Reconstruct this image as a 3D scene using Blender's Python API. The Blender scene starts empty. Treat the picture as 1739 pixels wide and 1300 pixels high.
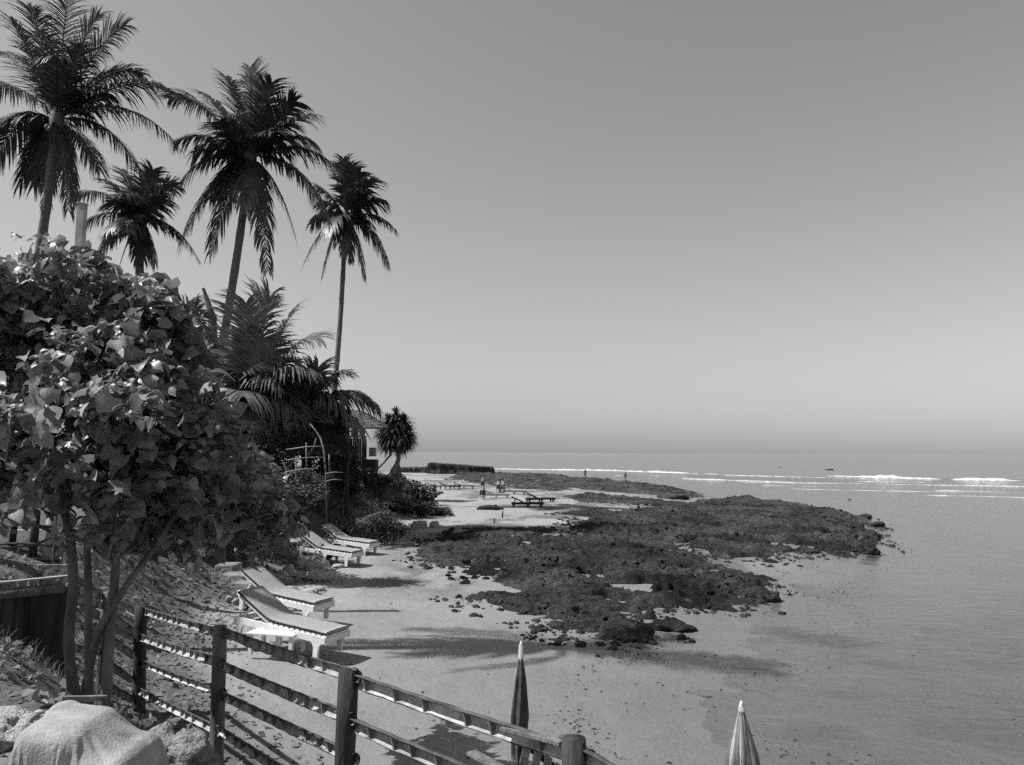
import bpy, bmesh, math, random
import numpy as np
from mathutils import Vector, Matrix, Euler

# ------------------------------------------------------------------ camera, sky, sun, exposure
scene = bpy.context.scene
COL = scene.collection
W0, H0, F0 = 1739.0, 1300.0, 1304.0
CAMZ = 3.1
PITCH, ROLL = math.radians(5.2), math.radians(0.3)
cam_data = bpy.data.cameras.new('camera')
cam = bpy.data.objects.new('camera', cam_data)
COL.objects.link(cam)
cam_data.sensor_width = 36.0
cam_data.lens = F0 / W0 * 36.0
cam_data.clip_start = 0.05
cam_data.clip_end = 12000
RC = Matrix.Rotation(math.pi / 2 + PITCH, 3, 'X') @ Matrix.Rotation(ROLL, 3, 'Z')
cam.matrix_world = Matrix.Translation((0, 0, CAMZ)) @ RC.to_4x4()
scene.camera = cam

SUN_EL, SUN_AZ = math.radians(52), math.radians(-98)      # azimuth from +Y, clockwise positive: sun stands left, a little behind
sdir = Vector((math.sin(SUN_AZ) * math.cos(SUN_EL), math.cos(SUN_AZ) * math.cos(SUN_EL), math.sin(SUN_EL)))
world = bpy.data.worlds.new('World')
scene.world = world
world.use_nodes = True
wn = world.node_tree
bg = wn.nodes['Background']
sky = wn.nodes.new('ShaderNodeTexSky')
sky.sky_type = 'NISHITA'
sky.sun_disc = False
sky.sun_elevation = SUN_EL
sky.sun_rotation = SUN_AZ
sky.air_density = 1.0
sky.dust_density = 0.28
sky.ozone_density = 1.0
bw = wn.nodes.new('ShaderNodeSeparateColor')               # black and white, blue-sensitive film
wn.links.new(sky.outputs[0], bw.inputs[0])
pw = wn.nodes.new('ShaderNodeMath'); pw.operation = 'POWER'; pw.inputs[1].default_value = 1.1   # the film's contrast
dv_ = wn.nodes.new('ShaderNodeMath'); dv_.operation = 'MULTIPLY'; dv_.inputs[1].default_value = 0.1
wn.links.new(bw.outputs[2], dv_.inputs[0]); wn.links.new(dv_.outputs[0], pw.inputs[0])
ml_ = wn.nodes.new('ShaderNodeMath'); ml_.operation = 'MULTIPLY'; ml_.inputs[1].default_value = 10.0
wn.links.new(pw.outputs[0], ml_.inputs[0]); wn.links.new(ml_.outputs[0], bg.inputs['Color'])
bg.inputs['Strength'].default_value = 0.070
sun_data = bpy.data.lights.new('sun', 'SUN')
sun_data.energy = 5.0
sun_data.angle = math.radians(0.5)
sun_data.color = (1, 1, 1)
sun = bpy.data.objects.new('sun', sun_data)
COL.objects.link(sun)
sun.rotation_euler = sdir.to_track_quat('Z', 'Y').to_euler()
scene.view_settings.view_transform = 'Standard'
scene.view_settings.look = 'None'
scene.view_settings.exposure = 0.45
scene.view_settings.gamma = 1.0
scene.render.engine = 'CYCLES'
scene.cycles.max_bounces = 8
scene.cycles.transparent_max_bounces = 12
scene.cycles.use_denoising = False
scene.cycles.use_adaptive_sampling = True
scene.cycles.adaptive_threshold = 0.09
scene.cycles.adaptive_min_samples = 16

# ------------------------------------------------------------------ helpers
rng = np.random.default_rng(7)
random.seed(7)
RCn = np.array(RC)

def ray(px, py):
    return RCn @ np.array([(px - W0 / 2) / F0, -(py - H0 / 2) / F0, -1.0])

def at(px, py, Y):                                         # the world point seen at that pixel, Y metres ahead
    r = ray(px, py)
    return np.array([0, 0, CAMZ]) + r * (Y / r[1])

def gp(px, py, z=0.0):                                     # the world point seen at that pixel, at height z
    r = ray(px, py)
    return np.array([0, 0, CAMZ]) + r * ((z - CAMZ) / r[2])

def hsh(ix, iy, iz, seed):
    h = (ix.astype(np.int64) * 374761393 + iy.astype(np.int64) * 668265263 + iz.astype(np.int64) * 2147483647 + seed * 144665) & 0xFFFFFFFF
    h = ((h ^ (h >> 13)) * 1274126177) & 0xFFFFFFFF
    h = ((h ^ (h >> 16)) * 2246822519) & 0xFFFFFFFF
    return ((h ^ (h >> 15)) & 0xFFFFFF) / float(0xFFFFFF) * 2 - 1

def vnoise(x, y, z=None, seed=0):
    x = np.asarray(x, float); y = np.asarray(y, float)
    z = np.zeros_like(x) if z is None else np.asarray(z, float)
    fx, fy, fz = np.floor(x), np.floor(y), np.floor(z)
    ix, iy, iz = fx.astype(int), fy.astype(int), fz.astype(int)
    u, v, w = x - fx, y - fy, z - fz
    u, v, w = (t * t * t * (t * (t * 6 - 15) + 10) for t in (u, v, w))
    r = 0
    for a in (0, 1):
        for b in (0, 1):
            for c in (0, 1):
                r = r + hsh(ix + a, iy + b, iz + c, seed) * (u if a else 1 - u) * (v if b else 1 - v) * (w if c else 1 - w)
    return r

def fbm(x, y, z=None, o=4, seed=0, gain=0.5):
    r, a, s = 0, 1.0, 0
    for k in range(o):
        m = 2.03 ** k
        r = r + a * vnoise(np.asarray(x) * m + 17.3 * k, np.asarray(y) * m - 9.1 * k, None if z is None else np.asarray(z) * m, seed + k)
        s += a; a *= gain
    return r / s

def sstep(a, b, x):
    t = np.clip((x - a) / (b - a), 0, 1)
    return t * t * (3 - 2 * t)

def fast_mesh(name, V, F):
    V = np.ascontiguousarray(V, dtype=np.float32); F = np.ascontiguousarray(F, dtype=np.int32)
    me = bpy.data.meshes.new(name)
    k = F.shape[1]
    me.vertices.add(len(V)); me.vertices.foreach_set('co', V.ravel())
    me.loops.add(F.size); me.loops.foreach_set('vertex_index', F.ravel())
    me.polygons.add(len(F))
    me.polygons.foreach_set('loop_start', np.arange(0, F.size, k, dtype=np.int32))
    me.polygons.foreach_set('loop_total', np.full(len(F), k, dtype=np.int32))
    me.update(calc_edges=True); me.validate()
    return me

def link(name, me, mat, parent=None, loc=None, smooth=True):
    o = bpy.data.objects.new(name, me)
    COL.objects.link(o)
    if mat is not None and me is not None and not me.materials:
        me.materials.append(mat)
    if me is not None and smooth and len(me.polygons):
        me.polygons.foreach_set('use_smooth', np.ones(len(me.polygons), dtype=bool))
    if parent is not None: o.parent = parent
    if loc is not None: o.location = loc
    return o

def tag(o, label=None, cat=None, group=None, kind=None):
    for k, v in (('label', label), ('category', cat), ('group', group), ('kind', kind)):
        if v: o[k] = v
    return o

def thing(name, label, cat, loc=(0, 0, 0), rz=0, group=None):
    o = bpy.data.objects.new(name, None)
    COL.objects.link(o)
    o.location = loc; o.rotation_euler = (0, 0, rz); o.empty_display_size = 0.2
    return tag(o, label, cat, group)

def copy_tree(o, parent=None):
    c = o.copy(); COL.objects.link(c); c.parent = parent
    for ch in list(o.children): copy_tree(ch, c)
    return c

def frames(nrm, tip):
    n = nrm / (np.linalg.norm(nrm, axis=1, keepdims=True) + 1e-9)
    t = tip - n * (tip * n).sum(1, keepdims=True); t /= np.linalg.norm(t, axis=1, keepdims=True) + 1e-9
    x = np.cross(t, n)
    return np.stack([x, t, n], -1)                           # columns x,y,z

def inst(tv, tf, pos, R, s):
    V = np.einsum('nij,kj->nki', R, tv) * s[:, None, None] + pos[:, None, :]
    F = tf[None] + (np.arange(len(pos)) * len(tv))[:, None, None]
    return V.reshape(-1, 3), F.reshape(-1, tf.shape[1])

class MB:
    def __init__(s): s.v = []; s.f = []
    def add(s, V, F):
        b = len(s.v); s.v += [tuple(map(float, p)) for p in V]; s.f += [tuple(int(i) + b for i in f) for f in F]
    def box(s, c, d, R=None, taper=1.0):
        hx, hy, hz = d[0] / 2, d[1] / 2, d[2] / 2
        P = []
        for z, t in ((-hz, 1), (hz, taper)):
            P += [(-hx * t, -hy * t, z), (hx * t, -hy * t, z), (hx * t, hy * t, z), (-hx * t, hy * t, z)]
        P = [Vector(p) for p in P]
        if R is not None: P = [R @ p for p in P]
        P = [p + Vector(c) for p in P]
        s.add(P, [(3, 2, 1, 0), (4, 5, 6, 7), (0, 1, 5, 4), (1, 2, 6, 5), (2, 3, 7, 6), (3, 0, 4, 7)])
    def bar(s, a, b, w, h, up=(0, 0, 1)):                 # a board from a to b, w wide sideways, h along up
        a, b = Vector(a), Vector(b); x = (b - a).normalized(); up = Vector(up)
        y = up.cross(x).normalized(); z = x.cross(y)
        P = []
        for e in (a, b):
            for j, k in ((-1, -1), (1, -1), (1, 1), (-1, 1)):
                P.append(e + y * (w / 2 * j) + z * (h / 2 * k))
        s.add(P, [(3, 2, 1, 0), (4, 5, 6, 7), (0, 1, 5, 4), (1, 2, 6, 5), (2, 3, 7, 6), (3, 0, 4, 7)])
    def tube(s, P, R, n=8, cap=True, wob=0.0):
        P = [Vector(p) for p in P]
        if not hasattr(R, '__len__'): R = [R] * len(P)
        V, F = [], []
        ref = None
        for i, p in enumerate(P):
            t = (P[min(i + 1, len(P) - 1)] - P[max(i - 1, 0)]).normalized()
            if ref is None: ref = Vector((1, 0, 0)) if abs(t.x) < 0.8 else Vector((0, 1, 0))
            u = (ref - t * ref.dot(t)).normalized(); ref = u; w = t.cross(u)
            for j in range(n):
                a = 2 * math.pi * j / n
                r = R[i] * (1 + (random.uniform(-wob, wob) if wob else 0))
                V.append(p + u * (math.cos(a) * r) + w * (math.sin(a) * r))
        for i in range(len(P) - 1):
            for j in range(n):
                k = (j + 1) % n
                F.append((i * n + j, i * n + k, (i + 1) * n + k, (i + 1) * n + j))
        if cap:
            F.append(tuple(range(n - 1, -1, -1))); F.append(tuple((len(P) - 1) * n + j for j in range(n)))
        s.add(V, F)
    def build(s, name, mat, parent=None, org=(0, 0, 0), smooth=False, loc=None):
        me = bpy.data.meshes.new(name)
        ox, oy, oz = org
        me.from_pydata([(x - ox, y - oy, z - oz) for x, y, z in s.v], [], s.f)
        me.update()
        return link(name, me, mat, parent, loc, smooth)

# ------------------------------------------------------------------ materials (grey: the film is black and white)
def nodes_of(name):
    m = bpy.data.materials.new(name); m.use_nodes = True
    nt = m.node_tree
    return m, nt, nt.nodes['Principled BSDF']

def g(v): return (v, v, v, 1)

def mat_noise(name, lo, hi, scale=8.0, detail=6, rough=0.8, bump=0.3, bscale=None, bdist=0.02, stretch=(1, 1, 1), spec=0.3, trans=0.0, obj_var=0.0):
    m, nt, bs = nodes_of(name)
    N, L = nt.nodes, nt.links
    tc = N.new('ShaderNodeTexCoord'); mp = N.new('ShaderNodeMapping'); mp.inputs['Scale'].default_value = stretch
    L.new(tc.outputs['Object'], mp.inputs[0])
    no = N.new('ShaderNodeTexNoise'); no.inputs['Scale'].default_value = scale; no.inputs['Detail'].default_value = detail; no.inputs['Roughness'].default_value = 0.65
    L.new(mp.outputs[0], no.inputs['Vector'])
    rp = N.new('ShaderNodeValToRGB'); rp.color_ramp.elements[0].position = 0.3; rp.color_ramp.elements[1].position = 0.72
    rp.color_ramp.elements[0].color = g(lo); rp.color_ramp.elements[1].color = g(hi)
    L.new(no.outputs['Fac'], rp.inputs[0])
    col = rp.outputs[0]
    if obj_var:
        oi = N.new('ShaderNodeObjectInfo')
        mr = N.new('ShaderNodeMapRange'); mr.inputs['To Min'].default_value = 1 - obj_var; mr.inputs['To Max'].default_value = 1 + obj_var
        L.new(oi.outputs['Random'], mr.inputs['Value'])
        mx = N.new('ShaderNodeVectorMath'); mx.operation = 'SCALE'
        L.new(col, mx.inputs[0]); L.new(mr.outputs[0], mx.inputs['Scale']); col = mx.outputs[0]
    L.new(col, bs.inputs['Base Color'])
    bs.inputs['Roughness'].default_value = rough
    bs.inputs['Specular IOR Level'].default_value = spec
    if bump:
        n2 = N.new('ShaderNodeTexNoise'); n2.inputs['Scale'].default_value = bscale or scale * 3; n2.inputs['Detail'].default_value = 5
        L.new(mp.outputs[0], n2.inputs['Vector'])
        b = N.new('ShaderNodeBump'); b.inputs['Strength'].default_value = bump; b.inputs['Distance'].default_value = bdist
        L.new(n2.outputs['Fac'], b.inputs['Height']); L.new(b.outputs[0], bs.inputs['Normal'])
    if trans:
        tr = N.new('ShaderNodeBsdfTranslucent'); L.new(col, tr.inputs['Color'])
        ms = N.new('ShaderNodeMixShader'); ms.inputs[0].default_value = trans
        out = N['Material Output']
        L.new(bs.outputs[0], ms.inputs[1]); L.new(tr.outputs[0], ms.inputs[2]); L.new(ms.outputs[0], out.inputs['Surface'])
    return m

M = {}
M['palm_leaf'] = mat_noise('palm_leaf', 0.022, 0.075, 3, 3, 0.45, 0, spec=0.4, trans=0.15)
M['palm_leaf_pale'] = mat_noise('palm_leaf_pale', 0.09, 0.21, 3, 3, 0.45, 0, spec=0.4, trans=0.2)
M['dry_frond'] = mat_noise('dry_frond', 0.10, 0.2, 4, 3, 0.8, 0, spec=0.1, trans=0.1)
M['rachis'] = mat_noise('rachis', 0.12, 0.2, 6, 3, 0.5, 0, spec=0.4)
M['palm_bark'] = mat_noise('palm_bark', 0.09, 0.2, 5, 6, 0.9, 0.7, 14, 0.03, (1, 1, 3.5), 0.1)
M['big_leaf'] = mat_noise('big_leaf', 0.12, 0.34, 14, 6, 0.48, 0.4, 40, 0.01, spec=0.4, trans=0.3, obj_var=0.25)  # single front leaves, paler than the mass: sunlight put into their colour
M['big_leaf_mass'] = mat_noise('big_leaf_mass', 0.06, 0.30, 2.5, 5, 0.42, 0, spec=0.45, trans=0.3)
M['bush_leaf'] = mat_noise('bush_leaf', 0.018, 0.075, 1.8, 6, 0.6, 0, spec=0.25, trans=0.12)
M['bush_leaf_pale'] = mat_noise('bush_leaf_pale', 0.035, 0.13, 1.8, 6, 0.6, 0, spec=0.25, trans=0.15)
M['grass'] = mat_noise('grass', 0.07, 0.19, 0.9, 5, 0.7, 0, spec=0.2, trans=0.15)
M['bark'] = mat_noise('bark', 0.06, 0.17, 7, 6, 0.9, 0.8, 20, 0.02, (1, 1, 0.35), 0.1)
M['post_wood'] = mat_noise('post_wood', 0.05, 0.22, 9, 8, 0.85, 1.0, 30, 0.02, (1, 1, 0.2), 0.15)
M['dark_wood'] = mat_noise('dark_wood', 0.018, 0.07, 7, 8, 0.85, 1.0, 26, 0.02, (1, 1, 0.2), 0.15, obj_var=0.3)
M['bamboo_in'] = mat_noise('bamboo_in', 0.16, 0.50, 9, 6, 0.8, 0.4, 30, 0.006, (1, 1, 1), 0.1, obj_var=0.2)
M['bamboo'] = mat_noise('bamboo', 0.14, 0.30, 5, 5, 0.6, 0.3, 30, 0.006, (1, 1, 1), 0.25, obj_var=0.2)
M['bamboo_old'] = mat_noise('bamboo_old', 0.03, 0.12, 6, 6, 0.8, 0.5, 30, 0.006, (1, 1, 1), 0.15)
M['white_wood'] = mat_noise('white_wood', 0.52, 0.74, 7, 6, 0.6, 0.25, 40, 0.004, (1, 1, 1), 0.3)
M['mattress'] = mat_noise('mattress', 0.23, 0.33, 14, 6, 0.95, 0.5, 60, 0.006, (1, 1, 1), 0.05)
M['piping'] = mat_noise('piping', 0.015, 0.035, 20, 3, 0.9, 0)
M['far_wood'] = mat_noise('far_wood', 0.02, 0.045, 5, 4, 0.8, 0)
M['grey_wood'] = mat_noise('grey_wood', 0.20, 0.36, 5, 4, 0.8, 0, obj_var=0.25)
M['cloth'] = mat_noise('cloth', 0.20, 0.40, 7, 9, 0.95, 0.8, 90, 0.006, (1, 1, 1), 0.05)
M['coral'] = mat_noise('coral', 0.18, 0.5, 7, 9, 0.95, 0.8, 12, 0.03, (1, 1, 1), 0.05)
M['coral_grey'] = mat_noise('coral_grey', 0.08, 0.35, 5, 9, 0.95, 0.8, 12, 0.03, (1, 1, 1), 0.05)
M['reef_rock'] = mat_noise('reef_rock', 0.015, 0.085, 2.2, 9, 0.9, 1.0, 9, 0.08, (1, 1, 1), 0.12)
M['step_stone'] = mat_noise('step_stone', 0.08, 0.30, 6, 9, 0.95, 1.0, 16, 0.03)
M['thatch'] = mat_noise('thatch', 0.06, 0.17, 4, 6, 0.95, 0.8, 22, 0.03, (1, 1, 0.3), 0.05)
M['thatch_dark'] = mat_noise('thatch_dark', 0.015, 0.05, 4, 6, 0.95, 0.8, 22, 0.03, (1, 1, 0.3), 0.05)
M['plaster'] = mat_noise('plaster', 0.4, 0.6, 2, 6, 0.95, 0.3, 14, 0.01)
M['umbrella_dark'] = mat_noise('umbrella_dark', 0.02, 0.10, 9, 7, 0.85, 0.6, 40, 0.006)
M['foam'] = mat_noise('foam', 0.25, 0.75, 1.3, 8, 0.9, 0.8, 3, 0.1)
M['skin'] = mat_noise('skin', 0.06, 0.12, 3, 3, 0.7, 0)

# sand: dry / wet by height above the water, dark humus where the attribute says so, weed patches on the bed
def sand_material():
    m, nt, bs = nodes_of('sand')
    N, L = nt.nodes, nt.links
    geo = N.new('ShaderNodeNewGeometry'); sp = N.new('ShaderNodeSeparateXYZ'); L.new(geo.outputs['Position'], sp.inputs[0])
    def noise(sc, det=6, stretch=None):
        n = N.new('ShaderNodeTexNoise'); n.inputs['Scale'].default_value = sc; n.inputs['Detail'].default_value = det; n.inputs['Roughness'].default_value = 0.65
        if stretch:
            mp = N.new('ShaderNodeMapping'); mp.inputs['Scale'].default_value = stretch; L.new(geo.outputs['Position'], mp.inputs[0]); L.new(mp.outputs[0], n.inputs['Vector'])
        else: L.new(geo.outputs['Position'], n.inputs['Vector'])
        return n.outputs['Fac']
    def ramp(fac, a, b, ca, cb):
        r = N.new('ShaderNodeValToRGB'); r.color_ramp.elements[0].position = a; r.color_ramp.elements[1].position = b
        r.color_ramp.elements[0].color = g(ca); r.color_ramp.elements[1].color = g(cb); L.new(fac, r.inputs[0]); return r.outputs[0]
    def mix(fac, a, b):
        x = N.new('ShaderNodeMix'); x.data_type = 'RGBA'; L.new(fac, x.inputs['Factor']); L.new(a, x.inputs['A']); L.new(b, x.inputs['B']); return x.outputs['Result']
    def math_(op, a, b=None, v=None, clamp=False):
        x = N.new('ShaderNodeMath'); x.operation = op; x.use_clamp = clamp; L.new(a, x.inputs[0])
        if b is not None: L.new(b, x.inputs[1])
        elif v is not None: x.inputs[1].default_value = v
        return x.outputs[0]
    dry = mix(noise(2.2, 8), ramp(noise(55, 4), 0.35, 0.68, 0.18, 0.30), ramp(noise(30, 4), 0.35, 0.68, 0.24, 0.37))
    wet = mix(noise(0.9, 6, (0.6, 1.4, 1)), ramp(noise(40, 5), 0.3, 0.7, 0.10, 0.16), ramp(noise(24, 5), 0.3, 0.7, 0.125, 0.20))
    hz = math_('ADD', sp.outputs['Z'], math_('MULTIPLY', noise(0.5, 6), None, 0.16))
    mr = N.new('ShaderNodeMapRange'); mr.inputs['From Min'].default_value = 0.055; mr.inputs['From Max'].default_value = 0.30; L.new(hz, mr.inputs['Value'])
    c = mix(mr.outputs[0], wet, dry)
    at_ = N.new('ShaderNodeAttribute'); at_.attribute_name = 'soil'
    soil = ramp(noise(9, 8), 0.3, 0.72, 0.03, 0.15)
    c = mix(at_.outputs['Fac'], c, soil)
    aw = N.new('ShaderNodeAttribute'); aw.attribute_name = 'weed'
    weed = ramp(noise(6, 8), 0.3, 0.7, 0.035, 0.11)
    c = mix(aw.outputs['Fac'], c, weed)
    L.new(c, bs.inputs['Base Color'])
    rr = N.new('ShaderNodeMapRange'); rr.inputs['From Min'].default_value = 0; rr.inputs['From Max'].default_value = 1; rr.inputs['To Min'].default_value = 0.28; rr.inputs['To Max'].default_value = 0.95
    L.new(mr.outputs[0], rr.inputs['Value']); L.new(rr.outputs[0], bs.inputs['Roughness'])
    bs.inputs['Specular IOR Level'].default_value = 0.4
    hh = math_('ADD', math_('ADD', math_('MULTIPLY', noise(70, 4), None, 0.35), noise(7, 7)), math_('MULTIPLY', noise(2.6, 4), None, 1.6))
    vo = N.new('ShaderNodeTexVoronoi'); vo.inputs['Scale'].default_value = 2.7; L.new(geo.outputs['Position'], vo.inputs['Vector'])
    cl = N.new('ShaderNodeMapRange'); cl.inputs['From Max'].default_value = 0.28; cl.inputs['To Min'].default_value = -1.3; cl.inputs['To Max'].default_value = 0; L.new(vo.outputs['Distance'], cl.inputs['Value'])
    hh = math_('ADD', hh, math_('MULTIPLY', cl.outputs[0], mr.outputs[0]))
    b = N.new('ShaderNodeBump'); b.inputs['Strength'].default_value = 0.7; b.inputs['Distance'].default_value = 0.035
    L.new(hh, b.inputs['Height']); L.new(b.outputs[0], bs.inputs['Normal'])
    return m
M['sand'] = sand_material()

def water_material(name, clear, tint, rough, ripple, scale):
    m = bpy.data.materials.new(name); m.use_nodes = True
    nt = m.node_tree; N, L = nt.nodes, nt.links
    N.remove(N['Principled BSDF']); out = N['Material Output']
    geo = N.new('ShaderNodeNewGeometry')
    hs = None
    for sc, st, k in ((scale, (1.0, 1.8, 1), 1.0), (scale * 4.3, (1, 1.5, 1), 0.35), (scale * 0.22, (0.5, 1.6, 1), 1.6)):
        mp = N.new('ShaderNodeMapping'); mp.inputs['Scale'].default_value = st; L.new(geo.outputs['Position'], mp.inputs[0])
        n = N.new('ShaderNodeTexNoise'); n.inputs['Scale'].default_value = sc; n.inputs['Detail'].default_value = 3; L.new(mp.outputs[0], n.inputs['Vector'])
        x = N.new('ShaderNodeMath'); x.operation = 'MULTIPLY'; x.inputs[1].default_value = k; L.new(n.outputs['Fac'], x.inputs[0])
        if hs is None: hs = x.outputs[0]
        else:
            y = N.new('ShaderNodeMath'); y.operation = 'ADD'; L.new(hs, y.inputs[0]); L.new(x.outputs[0], y.inputs[1]); hs = y.outputs[0]
    b = N.new('ShaderNodeBump'); b.inputs['Strength'].default_value = 1.0; b.inputs['Distance'].default_value = ripple; L.new(hs, b.inputs['Height'])
    fr = N.new('ShaderNodeFresnel'); fr.inputs['IOR'].default_value = 1.33; L.new(b.outputs[0], fr.inputs['Normal'])
    gl = N.new('ShaderNodeBsdfGlossy'); gl.inputs['Roughness'].default_value = rough; L.new(b.outputs[0], gl.inputs['Normal'])
    if clear:
        tr = N.new('ShaderNodeBsdfTransparent'); tr.inputs[0].default_value = g(tint)
    else:
        tr = N.new('ShaderNodeBsdfDiffuse'); tr.inputs[0].default_value = g(tint); L.new(b.outputs[0], tr.inputs['Normal'])
    ms = N.new('ShaderNodeMixShader'); L.new(fr.outputs[0], ms.inputs[0]); L.new(tr.outputs[0], ms.inputs[1]); L.new(gl.outputs[0], ms.inputs[2])
    L.new(ms.outputs[0], out.inputs['Surface'])
    return m
M['lagoon'] = water_material('lagoon', True, 0.95, 0.05, 0.010, 2.6)
M['deep'] = water_material('deep', False, 0.09, 0.22, 0.09, 0.5)

# ------------------------------------------------------------------ terrain
COAST = np.array([(3.4, -6), (2.9, 2), (2.5, 6), (2.4, 9), (2.7, 11), (3.8, 13), (5.4, 16), (8, 19), (10, 22), (12, 27), (13.3, 35), (13, 50), (12.5, 65), (10, 85), (3, 102), (-10, 118), (-30, 130), (-90, 140)])
FOOT = np.array([(-30, 4.5), (0, 2.6), (2.6, 1.1), (3.3, 0.75), (4.6, -0.55), (6.7, -2.15), (9, -3.75), (11, -4.9), (13, -5.2), (16, -4.95), (20, -4.75), (24, -4.4), (30, -4.3), (38, -4.4), (45, -5.0), (50, -6.4), (56, -10), (64, -16), (90, -30), (130, -60), (400, -200)])
WATER_Z = -0.05

def seg_dist(x, y, P):
    d = np.full(np.shape(x), 1e9)
    for (ax, ay), (bx, by) in zip(P[:-1], P[1:]):
        ex, ey = bx - ax, by - ay
        t = np.clip(((x - ax) * ex + (y - ay) * ey) / (ex * ex + ey * ey), 0, 1)
        d = np.minimum(d, np.hypot(x - ax - t * ex, y - ay - t * ey))
    return d

def inside(x, y, P):
    c = np.zeros(np.shape(x), bool)
    n = len(P)
    for i in range(n):
        ax, ay = P[i]; bx, by = P[(i + 1) % n]
        if ay == by: continue
        c ^= ((ay > y) != (by > y)) & (x < (bx - ax) * (y - ay) / (by - ay) + ax)
    return c

COAST_POLY = np.vstack([COAST, [(-500, 140), (-500, -6)]])

def height(x, y, fine=True):
    x = np.asarray(x, float); y = np.asarray(y, float)
    d = seg_dist(x, y, COAST)
    s = np.where(inside(x, y, COAST_POLY) | (y < -6), d, -d)
    z = WATER_Z + np.where(s > 0, 0.30 * (1 - np.exp(-s / 6.5)) * (1 + 0.25 * fbm(x * 0.5, y * 0.5, o=3, seed=8)), np.maximum(0.035 * s, -0.16 + 0.012 * s))
    z = np.maximum(z, -2.5)
    t = np.interp(y, FOOT[:, 0], FOOT[:, 1]) - x
    t = t + 0.35 * fbm(x * 0.6, y * 0.6, o=3, seed=3)
    wd = np.interp(y, [4.4, 5.8], [2.0, 3.1])
    up = 1.45 * sstep(0, wd, t) + 0.10 * np.clip(t - 3.2, 0, 10)
    z = z + np.where(t > 0, up, 0)
    if fine:
        z = z + 0.02 * fbm(x * 0.9, y * 0.9, o=3, seed=11) + 0.010 * fbm(x * 4, y * 4, o=2, seed=12)
        z = z + sstep(0.1, 1.5, t) * 0.10 * fbm(x * 1.3, y * 1.3, o=4, seed=14)
    return z

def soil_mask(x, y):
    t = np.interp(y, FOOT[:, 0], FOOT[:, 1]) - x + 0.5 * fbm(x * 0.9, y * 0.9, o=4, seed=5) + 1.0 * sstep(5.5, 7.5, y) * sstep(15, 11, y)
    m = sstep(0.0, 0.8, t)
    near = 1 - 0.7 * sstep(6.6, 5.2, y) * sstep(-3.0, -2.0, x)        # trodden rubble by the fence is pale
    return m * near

def gz(x, y): return float(height(np.array([x]), np.array([y]))[0])

def graded(a, b, c, n0, grow):                                # coordinates dense inside [a,b], growing outside out to c
    core = list(np.linspace(a, b, n0)); st = core[1] - core[0]
    lo, hi = [a], [b]
    s = st
    while lo[-1] > -c: s *= grow; lo.append(lo[-1] - s)
    s = st
    while hi[-1] < c: s *= grow; hi.append(hi[-1] + s)
    return np.array(lo[:0:-1] + core + hi[1:])

def grid_faces(nx, ny):
    i = np.arange(nx * ny).reshape(ny, nx)
    return np.stack([i[:-1, :-1], i[:-1, 1:], i[1:, 1:], i[1:, :-1]], -1).reshape(-1, 4)

xs = graded(-9, 9, 420, 250, 1.06)
ys = np.concatenate([np.linspace(-6, 16, 230), 16 + np.cumsum(0.1 * 1.028 ** np.arange(1, 178))])
X, Y = np.meshgrid(xs, ys)
Z = height(X, Y)
far = sstep(150, 300, np.hypot(X, Y))
Z = Z * (1 - far) + far * np.where(X < 0, np.minimum(Z, 0.5), np.minimum(Z, -1.5)) - 1.0 * far
me = fast_mesh('ground', np.stack([X, Y, Z], -1).reshape(-1, 3), grid_faces(len(xs), len(ys)))
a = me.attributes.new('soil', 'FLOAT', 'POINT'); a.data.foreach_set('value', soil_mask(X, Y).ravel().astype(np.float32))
wn_ = fbm(X * 0.35, Y * 0.5, o=5, seed=21)
weed = sstep(0.1, 0.5, wn_ + 0.5 * fbm(X * 3, Y * 3, o=4, seed=22)) * sstep(-0.06, -0.12, Z) * 0.55
def patch(px, py, rx, ry, k):
    c = gp(px, py, -0.1)
    q = np.hypot((X - c[0]) / rx, (Y - c[1]) / ry) + 0.9 * fbm(X * 1.6, Y * 1.6, o=5, seed=31)
    return k * sstep(1.1, 0.2, q)
for p in ((1400, 1088, 1.5, 0.6, 1.0), (1330, 1078, 0.9, 0.55, 0.95), (1560, 1130, 1.6, 0.5, 0.5), (1650, 1240, 1.2, 0.8, 0.45), (1380, 1250, 0.9, 0.35, 0.4), (1480, 1180, 0.8, 0.4, 0.4)):
    weed = np.maximum(weed, patch(*p))
weed = np.maximum(weed, sstep(-0.08, -0.22, Z) * np.clip(0.42 + 0.55 * fbm(X * 1.2, Y * 1.2, o=5, seed=24), 0, 0.85))
weed = np.maximum(weed, sstep(60, 110, Y) * sstep(-0.06, -0.3, Z))
# dark drift weed strewn on the sand between the reef and the bank
far_strew = 0.7 * sstep(-0.1, 0.35, fbm(X * 0.5, Y * 0.25, o=5, seed=43)) * sstep(54, 66, Y) * sstep(-20, -8, X)
weed = np.maximum(weed, far_strew)
strew = sstep(-0.02, 0.28, fbm(X * 0.7, Y * 0.40, o=6, seed=41)) * sstep(-4.5, -2.5, X) * sstep(15, 18, Y) * sstep(120, 80, Y) * sstep(11, 5, X)
weed = np.maximum(weed, 0.75 * strew)
a = me.attributes.new('weed', 'FLOAT', 'POINT'); a.data.foreach_set('value', weed.ravel().astype(np.float32))
tag(link('ground', me, M['sand']), kind='structure')

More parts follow.
